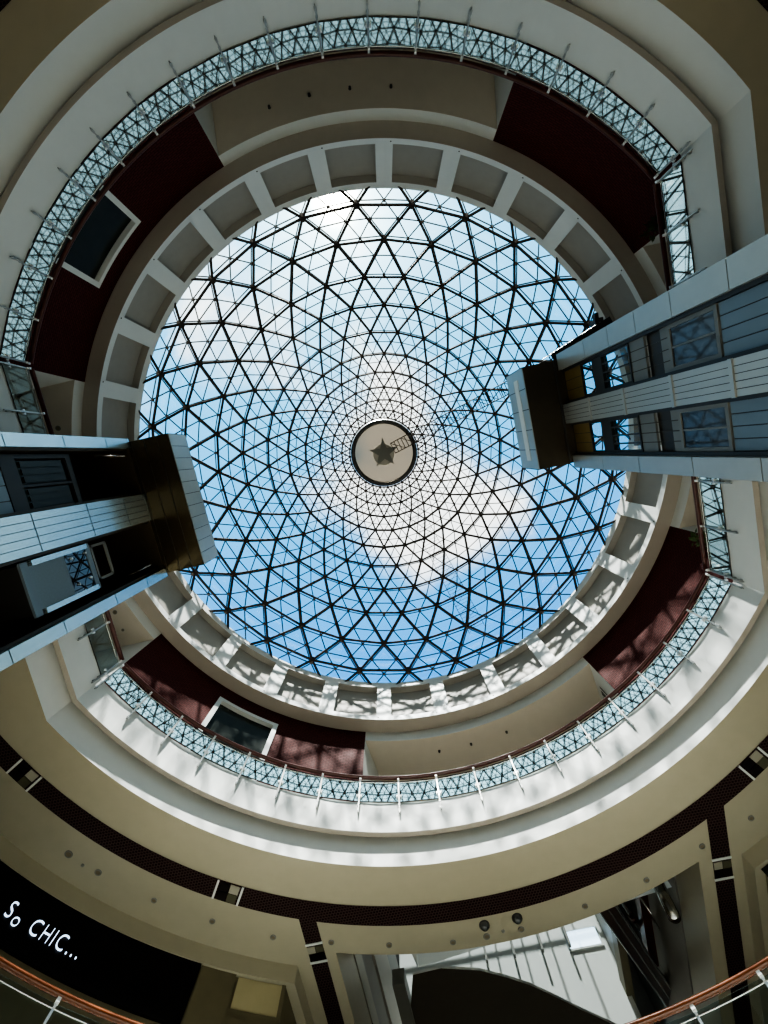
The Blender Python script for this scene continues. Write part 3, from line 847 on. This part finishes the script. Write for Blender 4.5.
# service catwalk from the drum to the right lift head
cw = empty('service_catwalk', (9.6, -2.7, 20.0)); tag(cw, 'thin railed service catwalk between dome edge and right lift head', 'catwalk')
a, c = Vector((7.9, -2.25, 19.85)), Vector((10.6, -3.25, 19.9))
d = (c-a).normalized(); s = Vector((-d.y, d.x, 0)).normalized()*0.3
b = MB(); b.hexa([tuple(a-s-Vector((0, 0, .06))), tuple(a+s-Vector((0, 0, .06))), tuple(c+s-Vector((0, 0, .06))), tuple(c-s-Vector((0, 0, .06))), tuple(a-s), tuple(a+s), tuple(c+s), tuple(c-s)])
under(b.build('walkway_deck', M['frame'], cw), cw)
b = MB()
for sg in (-1, 1):
    for h in (0.55, 1.0): b.bar(tuple(a+s*sg+Vector((0, 0, h))), tuple(c+s*sg+Vector((0, 0, h))), 0.02, 5)
    for k in range(15):
        p = a+(c-a)*(k/14)+s*sg; b.bar(tuple(p), tuple(p+Vector((0, 0, 1.0))), 0.018, 4)
under(b.build('side_railing', M['post'], cw), cw)
b = MB(); b.box(9.95, 10.3, -3.6, -3.3, 20.0, 20.5); b.box(10.05, 10.2, -3.85, -3.6, 20.15, 20.4)
under(b.build('winch_box', M['frame'], cw), cw)

# ------------------------------------------------------------------ shop fascia with lit name
sg = empty('shop_sign', P(RW-0.1, 128, 10.4)); tag(sg, 'black curved shop fascia with glowing pale letters reading So CHIC...', 'shop sign')
zs0, zs1 = RW/1.602, ZD-0.0
b = MB()
A0, A1 = 109.8, 158
b.strip(arc(RW-0.12, A0, A1, zs1), arc(RW-0.12, A0, A1, zs0)); b.strip(arc(RW-0.12, A0, A1, zs0), arc(RW, A0, A1, zs0))
b.quad(P(RW-0.12, A0, zs1), P(RW-0.12, A0, zs0), P(RW, A0, zs0), P(RW, A0, zs1))
under(b.build('fascia_board', M['sign'], sg), sg)
def text_mesh(body, size, ext=0.02):
    cu = bpy.data.curves.new('lettering', 'FONT'); cu.body = body; cu.size = size; cu.extrude = ext; cu.offset = -0.013; cu.resolution_u = 4
    o = bpy.data.objects.new('lettering_tmp', cu); COL.objects.link(o)
    bpy.context.view_layer.update()
    me = bpy.data.meshes.new_from_object(o.evaluated_get(bpy.context.evaluated_depsgraph_get()))
    COL.objects.unlink(o); bpy.data.objects.remove(o)
    return me
def letter_row(specs, th_left, z_base, Rr):
    x = 0.0
    for ch, size, dz, sx in specs:
        if ch == ' ':
            x += size; continue
        me = text_mesh(ch, size)
        x0 = min(v.co.x for v in me.vertices); w = (max(v.co.x for v in me.vertices)-x0)*sx
        for v in me.vertices:
            px = x+(v.co.x-x0)*sx
            v.co = Vector(P(Rr-v.co.z, th_left-deg(px/Rr), z_base+v.co.y+dz))
        me.update(); me.materials.clear(); me.materials.append(M['letter'])
        o = bpy.data.objects.new('letter' if ch != '.' else 'dot', me); link(o, sg); under(o, sg)
        x += w+0.10
letter_row([('S', 0.55, -0.02, 0.84), ('o', 0.46, -0.10, 0.92), (' ', 0.20, 0, 1), ('C', 0.53, -0.06, 0.80), ('H', 0.53, -0.06, 0.72), ('I', 0.53, -0.06, 0.8), ('C', 0.53, -0.06, 0.76), ('.', 0.55, -0.06, 1.0), ('.', 0.55, -0.06, 1.0), ('.', 0.55, -0.06, 1.0)], 129.75, RW/1.526, RW-0.16)

# shopfront pieces left of the branch band: olive pier and pale panel, and the dark one on the right
b = MB(); b.strip(arc(RW-0.08, 105.9, 109.7, ZD), arc(RW-0.08, 105.9, 109.7, FLOOR)); b.quad(P(RW-0.08, 105.9, ZD), P(RW, 105.9, ZD), P(RW, 105.9, FLOOR), P(RW-0.08, 105.9, FLOOR)); b.build('wall_pier', M['olive'], kind='structure')
pe = empty('wall_panel', P(RW-0.05, 103, 10.8)); tag(pe, 'pale yellow framed blank panel above shopfront beside the olive pier', 'panel')
b = MB(); b.strip(arc(RW-0.05, 100.9, 105.6, ZD-0.02), arc(RW-0.05, 100.9, 105.6, RW/1.505)); under(b.build('panel_face', M['yell'], pe), pe)
b = MB(); b.strip(arc(RW-0.07, 100.6, 105.85, RW/1.505), arc(RW-0.07, 100.6, 105.85, RW/1.515)); b.strip(arc(RW-0.07, 100.5, 100.9, ZD-0.02), arc(RW-0.07, 100.5, 100.9, RW/1.515)); under(b.build('panel_frame', M['olive'], pe), pe)
b = MB(); b.strip(arc(RW-0.05, 36, 47.6, ZD-0.02), arc(RW-0.05, 36, 47.6, 6.0)); b.build('window_3', M['wglass'], kind='structure')

# ------------------------------------------------------------------ the annexe seen through the opening in the soffit
def side_bands(x, s, bands, name, yA=14.0, yB=29.5):
    for k, (z0, z1, mt, off) in enumerate(bands):
        b = MB(); xx = x+off*s
        b.box(min(xx, xx+0.12*s), max(xx, xx+0.12*s), (sqrt(RS**2-x*x) if z0 < 12 else yA), yB, z0+0.012, z1)
        b.build(name+('_%d' % (k+1)), M[mt], kind='structure')
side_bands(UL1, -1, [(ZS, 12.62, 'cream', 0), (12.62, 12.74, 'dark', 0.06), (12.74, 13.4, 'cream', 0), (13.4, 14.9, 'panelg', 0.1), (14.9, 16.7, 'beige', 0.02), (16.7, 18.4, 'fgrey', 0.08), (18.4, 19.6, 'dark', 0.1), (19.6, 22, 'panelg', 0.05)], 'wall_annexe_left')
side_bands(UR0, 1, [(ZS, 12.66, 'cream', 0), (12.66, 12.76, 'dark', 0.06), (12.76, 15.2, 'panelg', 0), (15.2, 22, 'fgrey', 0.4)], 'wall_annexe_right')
# sunlit white end wall with fins and a clerestory strip
YE = 24.0
b = MB(); b.box(UL1-0.2, 5.25, YE, YE+0.15, 10.5, 22.0); b.build('wall_annexe_end', M['bwhite'], kind='structure')
b = MB(); b.box(5.2, UR0+0.6, YE+3, YE+3.1, 10.5, 22.0); b.build('wall_annexe_back', M['fgrey'], kind='structure')
e = empty('window_4', (4.3, YE, 18.3)); tag(e, kind='structure')
b = MB(); b.box(3.55, 4.95, YE-0.03, YE-0.01, 17.9, 18.65); under(b.build('window_pane', M['sky'], e), e)
b = MB(); b.box(3.45, 5.05, YE-0.08, YE, 17.82, 17.9); b.box(3.45, 5.05, YE-0.08, YE, 18.65, 18.73); b.box(4.97, 5.05, YE-0.08, YE, 17.9, 18.65); under(b.build('window_frame', M['bwhite'], e), e)
for k, u in enumerate((-0.35, 0.95, 2.25, 3.5)):
    b = MB(); b.box(u-0.05, u+0.05, YE-0.55, YE-0.35, 17.75, 21.9); b.box(u-0.03, u+0.03, YE-0.35, YE, 18.4, 18.5); b.box(u-0.03, u+0.03, YE-0.35, YE, 21.0, 21.1)
    b.build('wall_fin', M['fgrey'], label='slim grey vertical fin on the sunlit annexe wall, %s from the skylight strip' % ('fourth', 'third', 'second', 'first')[k], cat='fin', group='fins on the sunlit annexe wall')
# dark slab with a curved edge under the white wall
pts = [(-3.4, 20.0), (-3.0, 18.56), (-1.96, 18.50), (-0.6, 18.9), (0.3, 19.4), (1.08, 19.9), (1.9, 20.6), (2.67, 21.3), (3.74, 22.2), (4.6, 23.0), (5.2, 23.7)]
ZQ = 14.0
b = MB()
poly = [(x, y, ZQ) for x, y in pts]+[(5.2, 29, ZQ), (-3.6, 29, ZQ)]
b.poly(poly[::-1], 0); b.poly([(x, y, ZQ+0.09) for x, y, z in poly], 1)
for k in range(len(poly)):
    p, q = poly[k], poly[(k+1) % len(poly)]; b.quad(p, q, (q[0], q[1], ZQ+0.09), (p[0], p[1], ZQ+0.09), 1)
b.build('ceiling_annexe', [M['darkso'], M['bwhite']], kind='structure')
b = MB(); b.box(-3.8, -3.35, 18.7, 29, 13.9, 14.4); b.build('trim_8', M['fgrey'], kind='structure')
b = MB(); b.box(5.05, 5.36, 14.6, 28, 15.9, 16.5); b.build('trim_9', M['olive'], kind='structure')
b = MB(); b.box(5.25, 5.33, 19.5, 28, 16.5, 22); b.build('wall_annexe_inner', M['fgrey'], kind='structure')
# roof of the annexe: closed at the sides, glazed slot in front of the white wall
b = MB(); b.box(-5, 5.4, YE-0.0, 29.6, 22, 22.1); b.box(5.4, 7.2, 19.9, 29.6, 22, 22.1); b.box(-5, 5.4, 19.0, 19.9, 21.9, 22.1)
b.build('ceiling_annexe_roof', M['bwhite'], kind='structure')
e = empty('skylight', (0, 21.5, 22.0)); tag(e, 'glazed rooflight strip lighting the white annexe wall', 'skylight')
b = MB()
for k in range(9): b.box(-4.9+k*1.28-0.04, -4.9+k*1.28+0.04, 19.9, YE, 22.1, 22.22)
b.box(-4.9, 5.3, 21.9, 22.0, 22.1, 22.22); under(b.build('glazing_bar', M['fgrey'], e), e)
b = MB(); b.quad((-4.9, 19.9, 22.23), (5.3, 19.9, 22.23), (5.3, YE, 22.23), (-4.9, YE, 22.23)); under(b.build('glass_pane', glass_mat('tinted_rooflight', (0.15, 0.17, 0.175), 0.05), e), e)

# escalator rising away on the right of the opening
es = empty('escalator', (5.2, 18.2, 13.02)); tag(es, 'escalator with chrome handrails rising between dark beam and grey wall', 'escalator')
A_ = Vector((3.97, 14.5, 13.05)); B_ = Vector((8.2, 27.4, 17.6))
d = (B_-A_); dn = d.normalized(); sd = Vector((dn.y, -dn.x, 0)).normalized()
def epart(name, b, m): return under(b.build(name, m, es), es)
b = MB(); b.bar(tuple(A_), tuple(B_), 0.075, 10, cap=True); epart('handrail', b, M['chrome'])
b = MB(); b.bar(tuple(A_+sd*0.62), tuple(A_+sd*0.62+d*0.8), 0.045, 10, cap=True); epart('handrail', b, M['wood'])
b = MB(); a0 = A_-Vector((0, 0, 1.25)); hv = Vector((0, 0, .45))
sa_, sb_ = sd*-0.62, sd*-0.12
b.hexa([tuple(a0+sa_), tuple(a0+sb_), tuple(a0+sb_+d), tuple(a0+sa_+d), tuple(a0+sa_+hv), tuple(a0+sb_+hv), tuple(a0+sb_+d+hv), tuple(a0+sa_+d+hv)])
epart('truss_casing', b, M['escd'])
b = MB()
for q in (-0.62, -0.36, -0.12): b.bar(tuple(a0+sd*q), tuple(a0+sd*q+d), 0.035, 6, cap=True)
epart('casing_edge', b, M['chrome'])
for k in range(6):
    b = MB()
    p = A_+d*(k/6+0.01); q = A_+d*((k+1)/6-0.01); dz = Vector((0, 0, -0.95))
    b.quad(tuple(p+dz), tuple(q+dz), tuple(q), tuple(p)); epart('glass_panel', b, M['mglass'])
b = MB(); p = A_+d*0.29; b.bar(tuple(p), tuple(p+d*0.035), 0.11, 10, cap=True); epart('rail_collar', b, M['wood'])
for k in range(4):
    b = MB(); p = A_+d*(k*0.22+0.05)+sd*0.5; b.bar(tuple(p+Vector((0.1, 0, 0.2))), tuple(p+Vector((0.9, 2.2, 0.2))), 0.035, 6, cap=True); epart('strut', b, M['chrome'])
b = MB(); b.box(5.55, 5.85, 15.5, 20.4, 14.2, 14.6); b.build('trim_10', M['wood'], kind='structure')
# big chrome pipe end
pp = empty('chrome_pipe', (5.8, 16.0, 12.75)); tag(pp, 'short thick chrome pipe with dark capped end poking past the soffit', 'pipe')
b = MB(); b.bar((5.55, 14.9, 12.8), (5.95, 16.45, 12.75), 0.19, 20, cap=True); under(b.build('pipe_body', M['chrome'], pp), pp)
b = MB(); b.bar((5.945, 16.42, 12.75), (5.975, 16.58, 12.75), 0.20, 20, cap=True); under(b.build('pipe_cap', M['brown'], pp), pp)

# ------------------------------------------------------------------ small fittings in the ceilings
def downlight(x, y, z, r, label, group):
    t = empty('downlight', (x, y, z)); tag(t, label, 'downlight', group)
    b = MB(); b.lathe((0, 0, 0), [(r*0.72, -0.012), (r*0.78, -0.03), (r, -0.02), (r*1.02, 0.0)], 18); b.build('trim_ring', M['fgrey'], t)
    b = MB(); b.disc((0, 0, -0.013), r*0.73, 18); b.build('lens', M['lens'], t)
G1 = 'downlights in the lower soffit'
ords = ['first', 'second', 'third', 'fourth', 'fifth', 'sixth', 'seventh', 'eighth', 'ninth', 'tenth', 'eleventh', 'twelfth', 'thirteenth', 'fourteenth']
ths = [(128.4, 1.263, .115), (124.5, 1.263, .10), (117.4, 1.262, .085), (110.3, 1.259, .085), (103.0, 1.26, .085), (96.2, 1.25, .085), (89.4, 1.251, .085), (81.9, 1.255, .085), (77.9, 1.253, .10), (73.8, 1.254, .09), (65.9, 1.246, .085), (58.2, 1.25, .085), (50.8, 1.249, .085), (44.6, 1.268, .085)]
for k, (th, t, r) in enumerate(ths):
    x, y, z = P(t*ZS, th, ZS); downlight(x, y, z, r, 'small round grey downlight in the cream soffit, %s from the left' % ords[k], G1)
for th, lab in ((77.9, 'dark dome camera on the soffit beside the mosaic band, left of the two'), (73.9, 'dark dome camera on the soffit beside the mosaic band, right of the two')):
    x, y, z = P(1.218*ZS, th, ZS)
    t = empty('dome_camera', (x, y, z)); tag(t, lab, 'security camera', 'dome cameras on the soffit')
    b = MB(); b.lathe((0, 0, 0), [(0.15, 0), (0.15, -0.05), (0.12, -0.06)], 18); b.build('housing_ring', M['frame'], t)
    b = MB(); b.lathe((0, 0, -0.05), [(0.12, 0), (0.105, -0.06), (0.06, -0.10), (0.005, -0.115)], 18); b.build('smoked_bubble', M['bglass'], t)
for th, t_, lab in ((126.4, 1.268, 'tiny sensor on the soffit between the two downlights above the shop name'), (75.9, 1.247, 'tiny sensor on the soffit between the dome cameras')):
    x, y, z = P(t_*ZS, th, ZS)
    b = MB(); b.lathe((0, 0, 0), [(0.05, 0), (0.045, -0.03), (0.01, -0.04)], 12)
    o = b.build('ceiling_sensor', M['fgrey'], label=lab, cat='sensor'); o.location = (x, y, z)
G2 = 'sprinkler heads in the gallery ceilings'
spr = [(-108.5, 'front', 'first'), (-101.9, 'front', 'second'), (-95.4, 'front', 'third'), (-88.9, 'front', 'fourth'), (79.4, 'back', 'third'), (73.2, 'back', 'second'), (66.1, 'back', 'first')]
for th, nm, od in spr:
    x, y, z = P(0.724*ZC, th, ZC)
    b = MB(); b.lathe((0, 0, 0), [(0.055, 0), (0.05, -0.02), (0.02, -0.03), (0.015, -0.07), (0.045, -0.075), (0.005, -0.08)], 12)
    lab = ('small dark sprinkler in the ceiling beneath the sun, %s from the left' % od) if nm == 'front' else ('small dark sprinkler in the shaded ceiling above the near gallery, %s from its right end' % od)
    o = b.build('sprinkler_head', M['frame'], label=lab, cat='sprinkler', group=G2); o.location = (x, y, z)
for th, t_, r, lab in ((-175.7, .715, .10, 'round downlight in the beige ceiling above the left lift tower'), (149.6, .720, .09, 'round downlight in the beige ceiling just below the left lift tower'), (146.1, .730, .06, 'small downlight in the beige ceiling near the lower left red wall end')):
    x, y, z = P(t_*ZC, th, ZC); downlight(x, y, z, r, lab, 'downlights in the left gallery ceiling')

# vent grille on the white return wall of the near recess
t0, t1, _ = RECESS[1]
c = (t0+t1)/2; h = (t1-t0)/2; lat = RWL*sin(rad(h)); dv = Vector(P(1, c, 0)); sv = Vector((-dv.y, dv.x, 0))
vg = empty('vent_grille', tuple(dv*12.6-sv*(lat-0.03)+Vector((0, 0, 16.4)))); tag(vg, 'dark vent grille on white return wall beside the lower right red wall', 'vent')
def vq(x0, x1, z0, z1, off, b, m=0):
    p = [dv*x0-sv*(lat-off), dv*x1-sv*(lat-off)]
    b.quad((p[0].x, p[0].y, z0), (p[1].x, p[1].y, z0), (p[1].x, p[1].y, z1), (p[0].x, p[0].y, z1), m)
b = MB(); vq(11.7, 13.9, 16.0, 17.0, 0.03, b); under(b.build('grille_back', M['frame'], vg), vg)
b = MB()
for k in range(7): vq(11.75+k*0.31, 11.83+k*0.31, 16.0, 17.0, 0.05, b)
under(b.build('grille_blade', M['bwhite'], vg), vg)

# tall gallery plants whose tips show above the handrail
def plant(R, th, top, label, seed):
    rnd = random.Random(seed)
    x, y, _ = P(R, th, 0)
    t = empty('potted_plant', (x, y, 13.02)); tag(t, label, 'plant', None)
    b = MB(); b.lathe((0, 0, 0), [(0.01, 0.0), (0.2, 0.0), (0.28, 0.5), (0.24, 0.5), (0.23, 0.44), (0.01, 0.44)], 20); b.build('pot', M['fgrey'], t)
    b = MB(); H = top-13.02
    b.tube([(0, 0, 0.4), (0.03, 0.02, H*0.4), (-0.02, 0.03, H*0.7), (0.02, 0, H-0.1)], 0.03, 6); b.build('stem', M['bark'], t)
    b = MB()
    for k in range(150):
        z = H*rnd.uniform(0.45, 1.0); a = rnd.uniform(0, 2*pi); L = rnd.uniform(0.12, 0.24); r0 = rnd.uniform(0.02, 0.2)
        p = Vector((r0*cos(a), r0*sin(a), z)); q = p+Vector((cos(a)*L, sin(a)*L, rnd.uniform(-.12, .12))); s = Vector((-sin(a), cos(a), 0.2))*L*0.2
        m_ = (p+q)/2
        b.poly([tuple(p), tuple(m_+s), tuple(q), tuple(m_-s)])
    b.build('foliage', M['leaf'], t)
plant(11.5, -39.6, 16.2, 'green leafy plant tip over the handrail at the upper right corner', 3)
plant(11.6, 15.2, 16.0, 'green leafy plant tip over the handrail at the lower right corner', 5)

# ------------------------------------------------------------------ light, sky, camera
def photo_dir(tx, ty):      # slope (photo x,y) -> world direction
    a = rad(OFF); return Vector((tx*cos(a)-ty*sin(a), tx*sin(a)+ty*cos(a), 1)).normalized()
SUN = photo_dir(-0.103, -0.519)
sl = bpy.data.lights.new('sun', 'SUN'); sl.energy = 10.0; sl.angle = rad(1.2); sl.color = (1.0, 0.97, 0.91)
so = bpy.data.objects.new('sun', sl); link(so)
so.rotation_euler = (-SUN).to_track_quat('-Z', 'Y').to_euler()

for k in range(5):     # added warm fill lights, out of view, to brighten the dark far soffit
    pl = bpy.data.lights.new('soffit_fill', 'POINT'); pl.energy = 13; pl.color = (1.0, 0.9, 0.76); pl.shadow_soft_size = 0.25
    po = bpy.data.objects.new('soffit_fill', pl); link(po); po.location = P(13.6, -160+30*k+10, 7.4)
W = bpy.data.worlds.new('sky'); S.world = W; W.use_nodes = True
nt = W.node_tree
for n in list(nt.nodes): nt.nodes.remove(n)
L = nt.links.new
def nd(t, **kw):
    n = nt.nodes.new(t)
    for k, v in kw.items(): setattr(n, k, v)
    return n
def math_(op, a, b=None, clamp=False):
    n = nd('ShaderNodeMath', operation=op, use_clamp=clamp)
    for i, x in enumerate((a, b)):
        if x is None: continue
        if isinstance(x, (int, float)): n.inputs[i].default_value = x
        else: L(x, n.inputs[i])
    return n.outputs[0]
tc = nd('ShaderNodeTexCoord')
sep = nd('ShaderNodeSeparateXYZ'); L(tc.outputs['Generated'], sep.inputs[0])
zc = math_('MAXIMUM', sep.outputs['Z'], 0.08)
px = math_('DIVIDE', sep.outputs['X'], zc); py = math_('DIVIDE', sep.outputs['Y'], zc)
cmb = nd('ShaderNodeCombineXYZ'); L(px, cmb.inputs[0]); L(py, cmb.inputs[1])
nz = nd('ShaderNodeTexNoise'); nz.inputs['Scale'].default_value = 4.2; nz.inputs['Detail'].default_value = 6; nz.inputs['Roughness'].default_value = 0.55; nz.inputs['Distortion'].default_value = 0.35
L(cmb.outputs[0], nz.inputs['Vector'])
# distance (in slope space) from the sun and from the bright cloud bank near the zenith
def blob(tx, ty, r):
    a = rad(OFF); X = tx*cos(a)-ty*sin(a); Y = tx*sin(a)+ty*cos(a)
    dx = math_('SUBTRACT', px, X); dy = math_('SUBTRACT', py, Y)
    d2 = math_('ADD', math_('MULTIPLY', dx, dx), math_('MULTIPLY', dy, dy))
    return math_('POWER', 2.718, math_('MULTIPLY', d2, -1.0/(r*r)))
cov = math_('MULTIPLY', blob(-0.25, -0.38, 0.25), 0.16)
for (tx, ty, r, w) in ((0.05, 0.17, 0.16, 0.42), (0.02, 0.06, 0.14, 0.22), (0.20, 0.12, 0.13, 0.30), (-0.35, -0.15, 0.18, 0.14), (0.02, -0.10, 0.12, 0.16), (0.15, -0.42, 0.2, -0.06), (0.33, 0.22, 0.08, 0.16), (-0.42, 0.22, 0.25, -0.22), (0.0, 0.45, 0.28, -0.24), (0.45, 0.25, 0.18, -0.14), (0.28, -0.2, 0.15, -0.12)):
    cov = math_('ADD', cov, math_('MULTIPLY', blob(tx, ty, r), w))
cl = math_('ADD', nz.outputs['Fac'], cov)
ramp = nd('ShaderNodeMapRange', interpolation_type='SMOOTHSTEP'); ramp.inputs['From Min'].default_value = 0.53; ramp.inputs['From Max'].default_value = 0.86; L(cl, ramp.inputs['Value'])
nrm = nd('ShaderNodeVectorMath', operation='DOT_PRODUCT'); L(tc.outputs['Generated'], nrm.inputs[0]); nrm.inputs[1].default_value = tuple(SUN)
ang = math_('ARCCOSINE', math_('MINIMUM', nrm.outputs['Value'], 1.0))
rr2 = math_('SQRT', math_('ADD', math_('MULTIPLY', px, px), math_('MULTIPLY', py, py)))
haze = nd('ShaderNodeMapRange', interpolation_type='SMOOTHSTEP'); haze.inputs['From Min'].default_value = 0.52; haze.inputs['From Max'].default_value = 0.95; L(rr2, haze.inputs['Value'])
near = nd('ShaderNodeMapRange'); near.inputs['From Min'].default_value = 0.0; near.inputs['From Max'].default_value = 1.0; L(ang, near.inputs['Value'])
blue = nd('ShaderNodeMix', data_type='RGBA'); L(near.outputs[0], blue.inputs['Factor'])
blue.inputs['A'].default_value = (0.15, 0.60, 0.86, 1); blue.inputs['B'].default_value = (0.04, 0.26, 0.62, 1)
mixc = nd('ShaderNodeMix', data_type='RGBA'); L(ramp.outputs[0], mixc.inputs['Factor']); L(blue.outputs['Result'], mixc.inputs['A']); mixc.inputs['B'].default_value = (1.0, 1.0, 0.97, 1)
halo = math_('POWER', 2.718, math_('MULTIPLY', ang, -9.0))
halo2 = math_('POWER', 2.718, math_('MULTIPLY', math_('MULTIPLY', ang, ang), -1800.0))
hs = math_('ADD', math_('MULTIPLY', halo, 1.7), math_('MULTIPLY', halo2, 22.0))
addc = nd('ShaderNodeMix', data_type='RGBA', blend_type='ADD'); addc.inputs['Factor'].default_value = 1.0
hcol = nd('ShaderNodeVectorMath', operation='SCALE'); hcol.inputs[0].default_value = (1.0, 0.93, 0.76); L(hs, hcol.inputs['Scale'])
hz = nd('ShaderNodeMix', data_type='RGBA'); L(haze.outputs[0], hz.inputs['Factor']); L(mixc.outputs['Result'], hz.inputs['A']); 
far_ = nd('ShaderNodeMapRange', interpolation_type='SMOOTHSTEP'); far_.inputs['From Min'].default_value = 0.35; far_.inputs['From Max'].default_value = 1.2; L(ang, far_.inputs['Value'])
hcol2 = nd('ShaderNodeMix', data_type='RGBA'); L(far_.outputs[0], hcol2.inputs['Factor']); hcol2.inputs['A'].default_value = (0.62, 0.82, 0.90, 1); hcol2.inputs['B'].default_value = (0.26, 0.33, 0.35, 1)
L(hcol2.outputs['Result'], hz.inputs['B'])
L(hz.outputs['Result'], addc.inputs['A']); L(hcol.outputs[0], addc.inputs['B'])
bg = nd('ShaderNodeBackground'); bg.inputs['Strength'].default_value = 0.9; L(addc.outputs['Result'], bg.inputs['Color'])
out = nd('ShaderNodeOutputWorld'); L(bg.outputs[0], out.inputs['Surface'])

cam = bpy.data.cameras.new('camera'); co = bpy.data.objects.new('camera', cam); link(co)
a = math.atan(59/450); ca, sa = cos(a), sin(a); r = rad(OFF)
def iw(x, y, z): return Vector((x*cos(r)-y*sin(r), x*sin(r)+y*cos(r), z))
X = iw(1, 0, 0); D = iw(0, ca, -sa); F = iw(0, sa, ca)
m = Matrix((X, -D, -F)).transposed().to_4x4()
co.matrix_world = m
cam.sensor_fit = 'VERTICAL'; cam.sensor_height = 24.0; cam.lens = 24.0*450/1024
cam.clip_start = 0.05; cam.clip_end = 500
S.camera = co
S.view_settings.view_transform = 'AgX'
try: S.view_settings.look = 'AgX - High Contrast'
except Exception: pass
S.view_settings.exposure = 1.25
S.cycles.use_denoising = True
S.cycles.max_bounces = 10; S.cycles.diffuse_bounces = 6; S.cycles.transparent_max_bounces = 16
S.cycles.sample_clamp_indirect = 6.0
